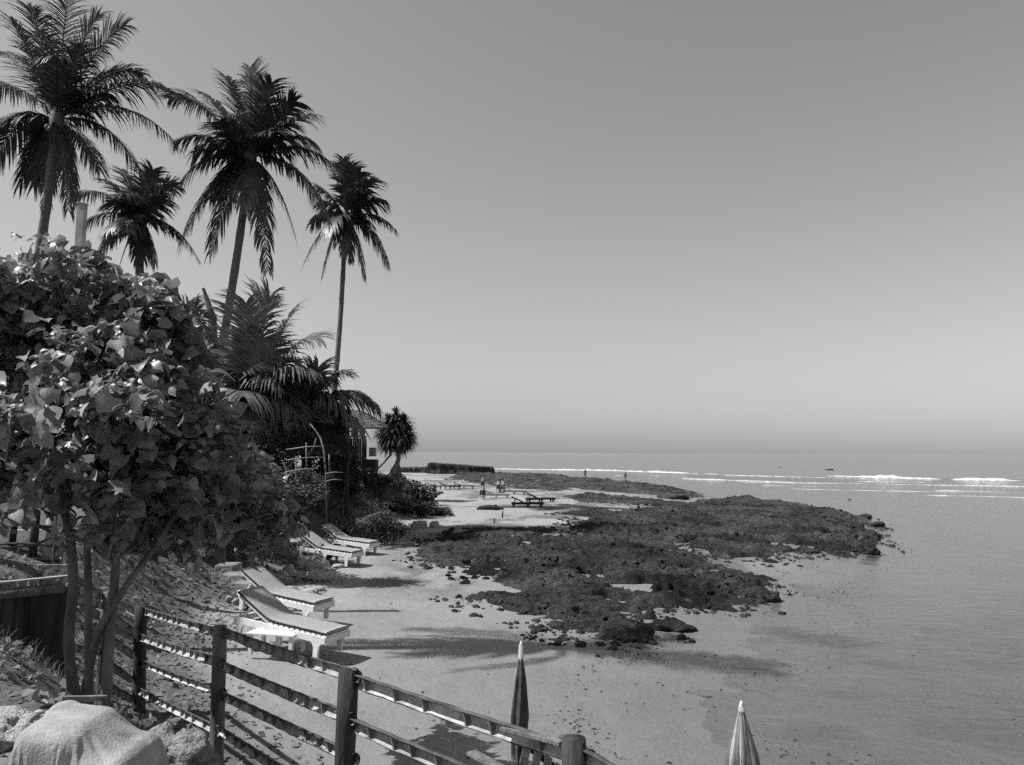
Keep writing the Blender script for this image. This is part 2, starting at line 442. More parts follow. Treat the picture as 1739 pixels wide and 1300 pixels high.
# shallow lagoon and open sea: the sea sheet meets the lagoon along the line of surf
SX = [-400, -140, -40, 0, 20, 60, 120, 260, 600]; SY = [300, 190, 140, 120, 112, 104, 100, 100, 120]
def surf_y(x): return np.interp(x, SX, SY)
lx = np.concatenate([[-400], np.linspace(-100, 120, 45), [260, 600]])
V, F = [], []
for i, x in enumerate(lx):
    sy = float(surf_y(x))
    V += [(x, -6, WATER_Z), (x, sy, WATER_Z)]
for i in range(len(lx) - 1): F.append((2 * i, 2 * i + 2, 2 * i + 3, 2 * i + 1))
tag(link('lagoon_water', fast_mesh('lagoon_water', V, F), M['lagoon']), kind='structure')
V, F = [], []
lx2 = np.concatenate([[-9000, -2000, -900], lx, [1200, 3000, 9000]])
for i, x in enumerate(lx2):
    sy = float(surf_y(x))
    V += [(x, sy, WATER_Z), (x, 500 + abs(x) * 0.1, WATER_Z), (x, 9500, WATER_Z)]
for i in range(len(lx2) - 1):
    for k in (0, 1): F.append((3 * i + k, 3 * i + 3 + k, 3 * i + 4 + k, 3 * i + 1 + k))
tag(link('sea', fast_mesh('sea', V, F), M['deep']), kind='structure')

def wave(name, px0, py0, px1, py1, hgt, wid, seed):
    a, b = gp(px0, py0, WATER_Z), gp(px1, py1, WATER_Z)
    L = np.linalg.norm(b - a); n = max(20, int(L / 0.35)); k = 9
    s = np.linspace(0, 1, n); w = np.linspace(-1, 1, k)
    S, Wd = np.meshgrid(s, w, indexing='ij')
    env = np.minimum(1, np.minimum(S, 1 - S) * 9) ** 0.8 * np.clip(0.62 + 0.9 * fbm(S * L * 0.25, S * 0, o=5, seed=seed), 0.04, 1.0)
    dx, dy = (b - a)[:2] / L
    off = Wd * wid / 2 * env + 0.5 * fbm(S * L * 0.05, S * 0 + 3, o=2, seed=seed + 5) * 2.0
    x = a[0] + dx * S * L - dy * off; y = a[1] + dy * S * L + dx * off
    z = WATER_Z - 0.02 + hgt * env * np.clip(1 - np.abs(Wd) ** 1.6, 0, 1) * (0.75 + 0.5 * fbm(S * L * 1.2, Wd * 3, o=3, seed=seed + 9))
    o = link(name, fast_mesh(name, np.stack([x, y, z], -1).reshape(-1, 3), grid_faces(k, n)), M['foam'])
    return tag(o, kind='structure')
for i, w in enumerate([(1400, 809, 1600, 814, 0.45, 1.6), (1616, 814, 1790, 818, 0.55, 1.8), (880, 798, 1050, 800, 0.34, 2.4), (1010, 799, 1225, 806, 0.36, 2.6), (1225, 807, 1420, 812, 0.10, 1.6), (1150, 813, 1345, 819, 0.12, 1.0),
                       (1380, 826, 1480, 827, 0.09, 0.7), (1470, 828, 1570, 829, 0.09, 0.7), (1500, 823, 1760, 827, 0.10, 0.8), (1580, 833, 1770, 837, 0.08, 0.6), (1290, 824, 1395, 827, 0.07, 0.6), (690, 795, 760, 796, 0.3, 3.0), (820, 797, 905, 798, 0.3, 3.0),
                       (1240, 818, 1480, 822, 0.06, 0.6), (1040, 808, 1180, 812, 0.08, 0.9), (1330, 831, 1600, 836, 0.05, 0.5), (1440, 818, 1760, 822, 0.07, 0.8), (1560, 841, 1760, 846, 0.05, 0.4)]):
    wave('breaking_wave', *w, seed=50 + i)

# ------------------------------------------------------------------ reef
def reef_material():
    m, nt, bs = nodes_of('reef_rock'); N, L = nt.nodes, nt.links
    geo = N.new('ShaderNodeNewGeometry')
    def noise(sc, det=8, rg=0.65):
        n = N.new('ShaderNodeTexNoise'); n.inputs['Scale'].default_value = sc; n.inputs['Detail'].default_value = det; n.inputs['Roughness'].default_value = rg
        L.new(geo.outputs['Position'], n.inputs['Vector']); return n.outputs['Fac']
    def ramp(f, a, b, ca, cb):
        r = N.new('ShaderNodeValToRGB'); r.color_ramp.elements[0].position = a; r.color_ramp.elements[1].position = b
        r.color_ramp.elements[0].color = g(ca); r.color_ramp.elements[1].color = g(cb); L.new(f, r.inputs[0]); return r.outputs[0]
    def mix(f, a, b):
        x = N.new('ShaderNodeMix'); x.data_type = 'RGBA'; L.new(f, x.inputs['Factor']); L.new(a, x.inputs['A']); L.new(b, x.inputs['B']); return x.outputs['Result']
    c = mix(ramp(noise(0.45, 5), 0.38, 0.62, 0, 1), ramp(noise(5, 9, 0.75), 0.32, 0.7, 0.005, 0.032), ramp(noise(9, 9, 0.8), 0.36, 0.68, 0.014, 0.17))
    c = mix(ramp(noise(1.7, 9, 0.7), 0.62, 0.70, 0, 0.75), c, ramp(noise(20, 4), 0.3, 0.7, 0.14, 0.28))
    L.new(c, bs.inputs['Base Color']); bs.inputs['Roughness'].default_value = 0.85; bs.inputs['Specular IOR Level'].default_value = 0.15
    b = N.new('ShaderNodeBump'); b.inputs['Strength'].default_value = 1.0; b.inputs['Distance'].default_value = 0.16
    L.new(noise(5, 10, 0.8), b.inputs['Height'])
    b2 = N.new('ShaderNodeBump'); b2.inputs['Strength'].default_value = 1.0; b2.inputs['Distance'].default_value = 0.05
    L.new(noise(26, 6, 0.75), b2.inputs['Height']); L.new(b.outputs[0], b2.inputs['Normal']); L.new(b2.outputs[0], bs.inputs['Normal'])
    return m
M['reef_rock'] = reef_material()
def poly(pts, z=0.08): return np.array([gp(x, y, z)[:2] for x, y in pts])
REEFS = [
    (poly([(690, 948), (740, 932), (830, 927), (900, 921), (960, 915), (1050, 912), (1150, 926), (1210, 950), (1290, 972), (1322, 988), (1296, 1006), (1300, 1028), (1180, 1033), (1115, 1040), (1130, 1062), (1110, 1092), (1050, 1090), (960, 1078), (900, 1056), (840, 1042), (775, 1020), (850, 1012), (800, 985), (740, 970), (700, 962)]), 0.26, 0.9),
    (poly([(945, 908), (1000, 882), (1100, 866), (1200, 847), (1260, 840), (1350, 850), (1440, 866), (1488, 885), (1482, 905), (1490, 930), (1470, 940), (1430, 940), (1370, 938), (1320, 946), (1290, 956), (1230, 955), (1150, 930), (1050, 918)]), 0.42, 1.2),
    (poly([(700, 801), (840, 803), (950, 806), (1050, 815), (1150, 825), (1210, 838), (1180, 846), (1100, 840), (1000, 836), (940, 828), (880, 818), (800, 812)]), 0.45, 2.0),
    (poly([(945, 846), (1000, 838), (1100, 850), (1190, 855), (1150, 863), (1050, 859), (980, 856)]), 0.30, 0.8),
    (poly([(930, 878), (1000, 868), (1060, 872), (1000, 884)]), 0.15, 0.6),
    (poly([(715, 806), (900, 812), (960, 826), (1000, 838), (900, 836), (820, 827), (735, 818)]), 0.14, 1.6),
    (poly([(690, 948), (720, 920), (800, 905), (900, 900), (960, 905), (900, 925), (760, 940)]), 0.06, 0.5),
    (poly([(780, 1015), (850, 1000), (940, 1020), (900, 1050), (840, 1040)]), 0.10, 0.5),
]
def reef_height(x, y):
    best = np.full(x.shape, -0.3)
    nz = 0.55 * fbm(x * 0.9, y * 0.7, o=5, seed=61) + 0.35 * fbm(x * 3.0, y * 2.6, o=3, seed=63)
    lump = np.abs(fbm(x * 0.7, y * 0.7, o=3, seed=71))
    knob = 1 - np.abs(vnoise(x * 1.3, y * 1.3, seed=72)) * 1.6; knob = np.clip(knob, 0, 1)
    fine = fbm(x * 6.5, y * 6.5, o=3, seed=73)
    pocket = fbm(x * 0.42, y * 0.8, o=5, seed=77)
    broad = 0.5 + 0.9 * fbm(x * 0.22, y * 0.22, o=2, seed=75)
    for P, h, e in REEFS:
        dx = seg_dist(x, y, np.vstack([P, P[:1]]))
        s = np.where(inside(x, y, P), dx, -dx) + e * nz - 1.5 * sstep(0.21, 0.38, pocket) * np.clip(dx, 0.3, 2.0)
        k = sstep(0, e, s)
        hh = k * h * np.clip(0.10 + 0.40 * broad + 0.35 * lump + 0.28 * knob ** 3, 0.05, 1.3) + k * 0.075 * fine + 0.02 * fine - 0.05 * (1 - k)
        best = np.maximum(best, np.where(s > -0.6 * e, hh, -0.3))
    return best
def reef_sheet(name, x0, x1, dx, y0, y1, rate):
    gx = np.arange(x0, x1, dx); gy = [y0]
    while gy[-1] < y1: gy.append(gy[-1] + max(0.05, rate * gy[-1]))
    gy = np.array(gy)
    A, B = np.meshgrid(gx, gy)
    h = reef_height(A, B)
    z = np.maximum(height(A, B), WATER_Z - 0.02) + h
    idx = grid_faces(len(gx), len(gy))
    hf = h.ravel()
    keep = (hf[idx] > -0.035).any(1)
    idx = idx[keep]
    used = np.unique(idx); mp = np.full(A.size, -1); mp[used] = np.arange(len(used))
    V = np.stack([A, B, z], -1).reshape(-1, 3)[used]
    return tag(link(name, fast_mesh(name, V, mp[idx]), M['reef_rock']), kind='structure')
reef_sheet('reef', -5, 18.5, 0.065, 11.0, 31, 0.0042)
reef_sheet('reef', -7, 20.0, 0.11, 31.02, 135, 0.006)

# loose dark stones over the reef and along its ragged edge
r = np.random.default_rng(88); n = 60000
x = r.uniform(-5, 18, n); y = 11.5 + 34 * r.uniform(0, 1, n) ** 1.3
hr_ = reef_height(x, y)
k = (hr_ > -0.06) & ((hr_ < 0.03) | (r.uniform(0, 1, n) < 0.35)) & (fbm(x * 0.9, y * 0.9, o=3, seed=89) > -0.1)
x, y, hr_ = x[k][:5200], y[k][:5200], hr_[k][:5200]
z = np.maximum(height(x, y), WATER_Z - 0.02) + np.maximum(hr_, 0)
bm = bmesh.new(); bmesh.ops.create_icosphere(bm, subdivisions=1, radius=1.0); sv = np.array([v.co[:] for v in bm.verts]); sf = np.array([[v.index for v in f.verts] for f in bm.faces]); bm.free()
sv = sv * (1 + 0.35 * vnoise(sv[:, 0] * 1.7, sv[:, 1] * 1.7, sv[:, 2] * 1.7, 90))[:, None] * np.array([1, 1, 0.6])
V, F = inst(sv, sf, np.stack([x, y, z], -1), frames(np.tile([0, 0, 1.0], (len(x), 1)) + r.normal(0, .3, (len(x), 3)), r.normal(size=(len(x), 3))), 0.02 + 0.085 * r.uniform(0, 1, len(x)) ** 3.0)
tag(link('reef_stones', fast_mesh('reef_stones', V, F), M['reef_rock'], smooth=False), 'small loose dark stones strewn over the reef and its edges', 'stones', kind='stuff')

# ------------------------------------------------------------------ bits of weed and shell strewn over sand and shallows
r = np.random.default_rng(66); n = 5200
x = r.uniform(-4.5, 9, n); y = 5.5 + 20 * r.uniform(0, 1, n) ** 1.4
q_ = r.integers(0, 3, n); cs = np.interp(y, COAST[:, 1], COAST[:, 0])
x = np.where(q_ == 0, cs - 1.6 + 0.5 * fbm(y * 0.6, y * 0, o=3, seed=5) + r.normal(0, 0.18, n), np.where(q_ == 1, cs + 1.0 + 0.8 * fbm(y * 0.5, y * 0 + 2, o=3, seed=6) + r.normal(0, 0.5, n), x))
k = fbm(x * 0.5, y * 0.5, o=4, seed=67) + r.uniform(-0.35, 0.35, n) > 0.0; x, y = x[k], y[k]
z = height(x, y); dv = np.array([(-0.5, -0.12, 0), (0.1, -0.2, 0.12), (0.6, 0.0, 0), (0.05, 0.22, 0.08), (0, 0, 0.25)]); df = np.array([(0, 1, 4), (1, 2, 4), (2, 3, 4), (3, 0, 4)])
V, F = inst(dv, df, np.stack([x, y, z], -1), frames(np.tile([0, 0, 1.0], (len(x), 1)), r.normal(size=(len(x), 3))), 0.02 + 0.07 * r.uniform(0, 1, len(x)) ** 4)
tag(link('beach_litter', fast_mesh('beach_litter', V, F), M['far_wood'], smooth=False), 'scraps of dark weed strewn over the sand and shallows', 'weed', kind='stuff')

# ------------------------------------------------------------------ rocks
def rock_mesh(seed, sub=3, flat=0.7, rough=0.35, freq=1.3, angular=False):
    bm = bmesh.new(); bmesh.ops.create_icosphere(bm, subdivisions=sub, radius=1.0)
    V = np.array([v.co[:] for v in bm.verts]); F = np.array([[v.index for v in f.verts] for f in bm.faces]); bm.free()
    n = fbm(V[:, 0] * freq + seed * 3.1, V[:, 1] * freq, V[:, 2] * freq, o=4, seed=seed)
    n2 = fbm(V[:, 0] * freq * 4, V[:, 1] * freq * 4 + seed, V[:, 2] * freq * 4, o=2, seed=seed + 40)
    if angular: V = np.sign(V) * np.abs(V) ** 0.62
    n3 = np.abs(fbm(V[:, 0] * freq * 2.2, V[:, 1] * freq * 2.2 - seed, V[:, 2] * freq * 2.2, o=3, seed=seed + 80))
    V = V * (1 + rough * n + 0.14 * n2 - 0.45 * rough * n3)[:, None]
    V[:, 2] *= flat
    return fast_mesh('rock', V, F)
def rock(label, pos, size, mat, seed, group, rz=None, flat=0.7, rough=0.35, sub=3, angular=False, name='rock', sink=0.3, cat='rock'):
    o = link(name, rock_mesh(seed, sub, flat, rough, angular=angular), M[mat])
    o.location = (pos[0], pos[1], pos[2] + size[2] * flat * (1 - sink) - size[2] * flat * sink)
    o.scale = size; o.rotation_euler = (0, 0, seed * 1.7 if rz is None else rz)
    return tag(o, label, cat, group)

def on_ground(px, py, guess=0.1):
    z = guess
    for _ in range(12):
        p = gp(px, py, z); z = 0.5 * z + 0.5 * gz(p[0], p[1])
    p = gp(px, py, z)
    return np.array([p[0], p[1], gz(p[0], p[1])])

RB = [  # rounded coral heads at the reef's edge: base pixel, half width px, height factor, label
    (1146, 1080, 38, 0.75, 'rounded dark boulder standing apart at the near right edge of the reef'),
    (1072, 1097, 46, 0.85, 'large dark coral boulder nearest the camera at the front edge of the reef'),
    (1018, 1078, 34, 0.7, 'knobbly dark boulder just left of the largest front boulder of the reef'),
    (1012, 1050, 26, 0.7, 'dark boulder behind the knobbly boulder near the front of the reef'),
    (1095, 1058, 24, 0.7, 'small dark boulder behind the two front boulders of the reef'),
    (1230, 1040, 26, 0.5, 'low flat dark rock in the water beyond the rounded boulder'),
    (1303, 1024, 30, 0.8, 'dark rock at the pointed right tip of the near reef'),
    (1300, 992, 24, 0.55, 'low dark rock lying off the upper right tip of the near reef'),
    (1183, 1042, 7, 0.8, 'tiny dark rock alone in the water right of the front boulders'),
    (1480, 942, 20, 1.0, 'dark boulder at the lower right corner of the far reef'),
    (1432, 947, 18, 0.9, 'dark boulder left of the corner boulder along the far reef'),
    (1486, 915, 15, 1.2, 'dark knob on the right end of the far reef'),
    (1470, 880, 14, 0.6, 'thin dark rock off the upper right end of the far reef'),
    (1492, 893, 15, 0.5, 'pointed flat rock at the extreme right end of the far reef'),
    (1516, 928, 6, 0.8, 'lone small dark rock in open water right of the far reef'),
    (1380, 944, 22, 0.8, 'dark boulder in the middle of the far reef front edge'),
    (1310, 962, 20, 0.7, 'dark boulder in the notch between the two reefs'),
    (1150, 850, 28, 0.5, 'long low dark rock on the sand strip behind the far reef'),
    (1443, 849, 3, 0.8, 'speck of rock in the water behind the far reef'),
    (1410, 799, 7, 0.45, 'dark rock awash beyond the line of surf'),
    (1326, 795, 3, 0.5, 'smallest dark speck of rock beyond the surf'),
]
for i, (px, py, hw, hf, lab) in enumerate(RB):
    p = gp(px, py, WATER_Z)
    r = hw * p[1] / F0
    rock(lab, (p[0], p[1] + r * 0.7, WATER_Z - 0.04), (r, r * 1.0, r * hf), 'reef_rock', 100 + i, 'dark rocks of the reef', rz=0, flat=0.75, rough=0.55, sub=4, sink=0.4)

# the flat-topped slab at the far end of the beach
p = gp(784, 803, 0.2)
def slab(px0, px1, py_base, py_top0, py_top1, d, depth, seed, label):
    n, k = 60, 9
    a = at(px0, py_base, d); b = at(px1, py_base, d)
    V = []
    prof = [(-0.5, 0), (-0.53, 0.35), (-0.47, 0.7), (-0.5, 0.97), (-0.3, 1.0), (0.0, 1.02), (0.3, 1.0), (0.5, 0.9), (0.55, 0)]
    for i in range(n):
        s = i / (n - 1)
        zt = at((px0 + px1) / 2, py_top0 + (py_top1 - py_top0) * s, d)[2]; zb = a[2] - 0.4
        e = min(1, s * 30, (1 - s) * 30) ** 0.5
        for (q, h) in prof:
            jx = 0.25 * float(fbm(np.array([s * 14]), np.array([h * 3 + q * 4]), o=3, seed=seed)[0])
            V.append((a[0] + (b[0] - a[0]) * s + jx * 0.4, d + depth * q * (0.6 + 0.4 * e) + jx * 1.6, zb + (zt - zb) * h * e + (0.12 * jx if h > 0.5 else 0)))
    o = link('rock_slab', fast_mesh('rock_slab', V, grid_faces(k, n)), M['reef_rock'])
    return tag(o, label, 'rock')
slab(727, 841, 804, 786, 793, 108, 7, 5, 'long flat-topped dark rock slab at the far end of the beach')
slab(668, 732, 803, 794, 793, 112, 6, 6, 'low dark rock ledge running left from the flat-topped slab')

# ------------------------------------------------------------------ palms
def frond(P0, P1, arch, leaf, nper=44, droop=0.55, roll=0.0, width=0.045, seed=0, pale=False):
    """rachis tube + leaflets as one mesh; returns (V,F) quads"""
    r = np.random.default_rng(seed)
    P0, P1 = np.asarray(P0, float), np.asarray(P1, float)
    L = np.linalg.norm(P1 - P0)
    curl = r.uniform(0.0, 0.13)
    C = P0 * 0.45 + P1 * 0.55 + np.array([0, 0, arch * L])
    def bez(t):
        t = t[:, None]
        return (1 - t) ** 2 * P0 + 2 * t * (1 - t) * C + t * t * P1 - np.array([0, 0, 1.0]) * (curl * L * t ** 3.5)
    def tan(t):
        t = t[:, None]
        d = 2 * (1 - t) * (C - P0) + 2 * t * (P1 - C) - np.array([0, 0, 1.0]) * (3.5 * curl * L * t ** 2.5)
        return d / np.linalg.norm(d, axis=1, keepdims=True)
    V, F = [], []
    # rachis, 4-sided
    m = 12; ts = np.linspace(0, 1, m); pp = bez(ts); tt = tan(ts)
    up = np.array([0, 0, 1.0])
    hor = np.array([P1[1] - P0[1], -(P1[0] - P0[0]), 0.0])
    hor = hor / (np.linalg.norm(hor) + 1e-6)
    S = np.cross(tt, up) * 0.35 + hor * 0.65
    S = S - tt * (S * tt).sum(1, keepdims=True); S /= np.linalg.norm(S, axis=1, keepdims=True) + 1e-9
    U = np.cross(S, tt)
    rad = 0.035 * (1 - ts) ** 0.8 + 0.006
    RV = []
    for j in range(4):
        a = math.pi / 2 * j
        RV.append(pp + S * (np.cos(a) * rad)[:, None] + U * (np.sin(a) * rad)[:, None])
    RV = np.stack(RV, 1).reshape(-1, 3)
    RF = [(i * 4 + j, i * 4 + (j + 1) % 4, (i + 1) * 4 + (j + 1) % 4, (i + 1) * 4 + j) for i in range(m - 1) for j in range(4)]
    # leaflets
    t = np.tile(np.linspace(0.10, 0.995, nper), 2) + r.uniform(-0.006, 0.006, nper * 2)
    t = np.clip(t, 0, 1)
    side = np.repeat([-1.0, 1.0], nper)
    p = bez(t); T = tan(t)
    s = np.cross(T, up) * 0.35 + hor * 0.65
    s = s - T * (s * T).sum(1, keepdims=True); s /= np.linalg.norm(s, axis=1, keepdims=True) + 1e-9
    u = np.cross(s, T)
    cr, sr = math.cos(roll), math.sin(roll)
    s, u = s * cr + u * sr, u * cr - s * sr
    ln = leaf * np.clip(0.35 + 1.1 * np.sin(np.pi * np.clip(t * 0.8 + 0.12, 0, 1)), 0.2, 1.3) * 0.8 * r.uniform(0.82, 1.1, len(t))
    ln *= np.where(r.random(len(t)) < 0.06, 0.4, 1) * (0.72 + 0.42 * (np.sin(t * r.uniform(25, 45) + r.uniform(0, 6)) > -0.55))
    fwd = 0.62 + 0.9 * t ** 2 + r.normal(0, 0.07, len(t))
    dr = droop * r.uniform(0.75, 1.25, len(t))
    d0 = s * side[:, None] * 0.9 + T * fwd[:, None] + u * 0.18 + np.array([0, 0, -1]) * (0.35 * dr)[:, None]
    d0 /= np.linalg.norm(d0, axis=1, keepdims=True)
    d1 = d0 + np.array([0, 0, -1]) * (1.0 * dr)[:, None]; d1 /= np.linalg.norm(d1, axis=1, keepdims=True)
    d2 = d0 + np.array([0, 0, -1]) * (2.1 * dr)[:, None]; d2 /= np.linalg.norm(d2, axis=1, keepdims=True)
    w = T - d0 * (T * d0).sum(1, keepdims=True); w /= np.linalg.norm(w, axis=1, keepdims=True) + 1e-9
    wd = width * (1.1 - 0.5 * t)
    q1 = p + d0 * (ln * 0.36)[:, None]; q2 = q1 + d1 * (ln * 0.34)[:, None]; q3 = q2 + d2 * (ln * 0.30)[:, None]
    W = w * (wd / 2)[:, None]
    LV = np.stack([p - W * 0.6, p + W * 0.6, q1 - W, q1 + W, q2 - W * 0.75, q2 + W * 0.75, q3 - W * 0.12, q3 + W * 0.12], 1).reshape(-1, 3)
    b = np.arange(len(t))[:, None, None] * 8
    LF = (b + np.array([[0, 1, 3, 2], [2, 3, 5, 4], [4, 5, 7, 6]])[None]).reshape(-1, 4) + len(RV)
    return np.vstack([RV, LV]), np.vstack([np.array(RF), LF])

def palm(label, crown_px, d, base_px, tips, leaf, bend=(0, 0), r0=0.17, r1=0.11, extra=8, seed=0, cnuts=True, group='coconut palms', width=0.05, nper=44, trunk=True, ext_len=None, pale=False, dead=2):
    r = np.random.default_rng(seed)
    c = at(crown_px[0], crown_px[1], d)
    if base_px is not None:
        b = at(base_px[0], base_px[1], base_px[2])
    else:
        b = np.array([c[0], c[1], 0.0])
    b[2] = gz(b[0], b[1]) - 0.05
    root = thing('palm_tree', label, 'palm tree', tuple(b), 0, group)
    if trunk:
        mb = MB(); n = 26; P = []; R = []
        for i in range(n):
            s = i / (n - 1)
            q = b * (1 - s) + c * s
            k = math.sin(math.pi * s)
            P.append((q[0] + bend[0] * k, q[1] + bend[1] * k, q[2]))
            R.append((r0 + (r1 - r0) * s ** 0.6) * (1 + (0.35 * (1 - s * 8) if s < 0.125 else 0)) * (1 + 0.05 * math.sin(i * 2.4)))
        mb.tube(P, R, 10)
        mb.build('trunk', M['palm_bark'], root, b, True)
    pxm = d / F0
    k = 0
    mat = M['palm_leaf_pale'] if pale else M['palm_leaf']
    def add(tip, arch, droop, roll, lf, m, nm='frond'):
        nonlocal k
        k += 1
        st = c + np.array([r.normal(0, 0.06), r.normal(0, 0.06), r.uniform(-0.05, 0.2)])
        V, F = frond(st, tip, arch, lf, nper, droop, roll, width, seed * 100 + k)
        o = link(nm, fast_mesh(nm, V - b, F), m, root)
    for tp in tips:
        dx, dy = tp[0], tp[1]
        L = math.hypot(dx, dy) * pxm
        dep = tp[2] if len(tp) > 2 else r.uniform(-0.45, 0.45)
        tip = at(crown_px[0] + dx, crown_px[1] + dy, d + dep * L)
        upness = -dy / (math.hypot(dx, dy) + 1)
        arch = 0.10 + 0.26 * max(0, 1 - abs(upness)) + (0.2 if upness < -0.3 else 0)
        add(tip, arch, 0.28 + 0.6 * max(0, 1 - max(0, upness)), r.uniform(-0.5, 0.5), leaf, mat)
    Lm = ext_len or np.median([math.hypot(t[0], t[1]) for t in tips]) * pxm
    for i in range(extra):
        a = r.uniform(0, 2 * math.pi); e = r.uniform(-0.6, 1.1)
        dirv = np.array([math.cos(a) * math.cos(e) * 0.6, math.sin(a) * math.cos(e), math.sin(e)])
        add(c + dirv * Lm * r.uniform(0.8, 1.0), 0.22, 0.6, r.uniform(-0.6, 0.6), leaf, mat)
    for i in range(dead):
        a = r.uniform(0, 2 * math.pi)
        dirv = np.array([math.cos(a) * 0.35, math.sin(a) * 0.35, -0.95])
        add(c + dirv * Lm * 0.8, 0.25, 0.9, 0, leaf * 0.7, M['dry_frond'], 'dead_frond')
    # fibrous crown base and nuts
    mb = MB()
    mb.tube([c + np.array([0, 0, -0.55]), c + np.array([0, 0, -0.2]), c + np.array([0, 0, 0.2]), c + np.array([0, 0, 0.6])], [r1 * 1.0, r1 * 1.7, r1 * 1.8, r1 * 0.6], 9, wob=0.15)
    mb.build('crown_base', M['dry_frond'], root, b, True)
    if cnuts:
        for i in range(7):
            a = i * 0.9 + seed
            o = link('coconut', NUT, M['bush_leaf'], root)
            o.location = tuple(c - b + np.array([math.cos(a) * 0.26, math.sin(a) * 0.26, -0.28 - 0.12 * (i % 3)]))
    return root
NUT = rock_mesh(3, 2, 1.15, 0.06)
NUT.transform(Matrix.Scale(0.13, 4))

palm('tallest-looking palm at the upper left, its crown cut by the top edge', (96, 208), 27, (-14, 780, 27.5),
     [(-46, -225), (-78, -180), (20, -228), (73, -205), (118, -182, 0.2), (147, -104), (103, -98), (215, -64, 0.0), (208, 26, -0.1), (154, 88), (88, -48), (20, 145), (-39, 108), (-62, 98), (-112, 8), (-122, -62), (-106, -145), (-118, 70), (45, -150, -0.5), (-15, -170, 0.5)],
     1.05, bend=(0.3, 0), r0=0.19, r1=0.15, extra=4, seed=1, width=0.07, nper=60)
palm('leaning palm with a full dark crown, second palm from the sea', (425, 274), 28, (338, 720, 28),
     [(-135, -132, 0.1), (-81, -123), (-40, -160), (0, -168), (37, -150), (78, -116), (110, -85), (112, -42), (150, 8, 0.0), (-126, -44), (-96, -20, -0.5), (-142, 62, 0.1), (-118, 128), (-69, 155, 0.0), (30, 162, -0.3), (-8, 72, -0.8), (78, 116), (135, 85), (-46, 64, -0.5), (40, -60, -0.8), (-50, -70, -0.7)],
     1.0, bend=(0.12, 0), r0=0.19, r1=0.14, extra=2, seed=2, width=0.078, nper=60)
palm('slim palm nearest the sea, the rightmost coconut palm', (587, 370), 40, (556, 660, 40),
     [(-73, 78), (-39, 91), (32, 101), (74, 78, 0.1), (86, 14, 0.0), (69, -27), (54, -72), (10, -96), (-4, -102), (-20, -78), (-49, -54), (-58, 6), (-12, 36, -0.8), (30, -50, -0.7), (25, -85)],
     0.98, bend=(0.15, 0), r0=0.17, r1=0.12, extra=4, seed=3, width=0.09, nper=48)
palm('smaller palm between the two tall palms on the left', (236, 378), 32, (250, 640, 32),
     [(-108, -54), (-57, -74), (-30, -92), (24, -92), (64, -74), (70, 27), (101, 60), (-50, 24), (-98, 3), (3, 62), (27, 66), (-75, 60), (45, -40)],
     0.9, r0=0.2, r1=0.17, extra=4, seed=4, width=0.08, nper=48)
palm('low stout palm with upright fronds behind the leafy tree', (430, 684), 26, (432, 780, 26),
     [(28, -205, 0.0), (-12, -172), (-46, -108), (72, -160), (111, -130, -0.2), (108, -56), (-66, -76, -0.4), (75, 12, -0.5), (108, 32), (-46, 0, -0.6), (-20, -60, -1.0), (20, -110, -0.5), (48, -30, -1.0)],
     1.35, r0=0.23, r1=0.2, extra=5, seed=5, cnuts=False, width=0.085, pale=True, dead=1, nper=70)
palm('low palm with spreading fronds in front of the hut', (520, 698), 27, (522, 800, 27),
     [(62, -74), (92, -32, -0.1), (122, -10, 0.0), (-18, -88), (20, -74), (56, 16), (-44, -18, -0.5), (-66, 20, -0.4), (78, 4, -0.5), (20, 20, -1.1), (-20, -50, -0.9), (95, 30, 0.2)],
     1.1, r0=0.2, r1=0.17, extra=5, seed=6, cnuts=False, width=0.09, pale=True, nper=60)
palm('short palm half hidden behind the top of the leafy tree', (292, 585), 17, (295, 760, 17),
     [(48, -60), (20, -75), (-25, -70), (60, -22), (66, 20), (52, 60), (-50, -20), (10, 50, -1), (35, 88)],
     0.7, r0=0.16, r1=0.13, extra=6, seed=8, cnuts=False, width=0.045, pale=True, dead=1)
# palms that stand just left of the frame and throw their shade over the loungers
for i, (x, y, hh, lab) in enumerate([(-10.2, 10.9, 14.0, 'palm just outside the left edge shading the near loungers')]):
    fx = W0 / 2 + F0 * x / y
    tips = [(math.cos(a) * 2.9 * F0 / y, -math.sin(a) * 2.9 * F0 / y) for a in np.linspace(0.3, 5.8, 8)]
    c0 = np.array([x, y, hh])
    loc = RCn.T @ (c0 - np.array([0, 0, CAMZ]))
    palm(lab, (W0 / 2 - F0 * loc[0] / loc[2], H0 / 2 + F0 * loc[1] / loc[2]), y, None, tips, 0.6, extra=2, seed=20 + i, dead=1)

# ------------------------------------------------------------------ leafy tree (broad heart-shaped leaves)
def heart_leaf(curl, fold, wave_, seed):
    nu, nv = 6, 6
    V = []
    for i in range(nu):
        u = i / (nu - 1)
        w = 0.56 * (math.sin(math.pi * min(1, u * 0.80 + 0.20)) ** 0.6) * (1 - u ** 4) ** 0.8
        if i == nu - 1: w = 0.015
        for j in range(nv):
            v = j / (nv - 1) * 2 - 1
            y = u - (0.16 * abs(v) if i == 0 else 0)
            z = fold * abs(v) * w - curl * u * u + wave_ * math.sin(3.2 * u + 2.0 * v + seed) * abs(v)
            V.append((v * w, y, z))
    return np.array(V), grid_faces(nv, nu)
LEAVES = [heart_leaf(0.25, 0.3, 0.09, 1), heart_leaf(0.5, -0.25, 0.12, 2), heart_leaf(0.12, 0.55, 0.10, 3), heart_leaf(0.75, 0.15, 0.14, 4)]

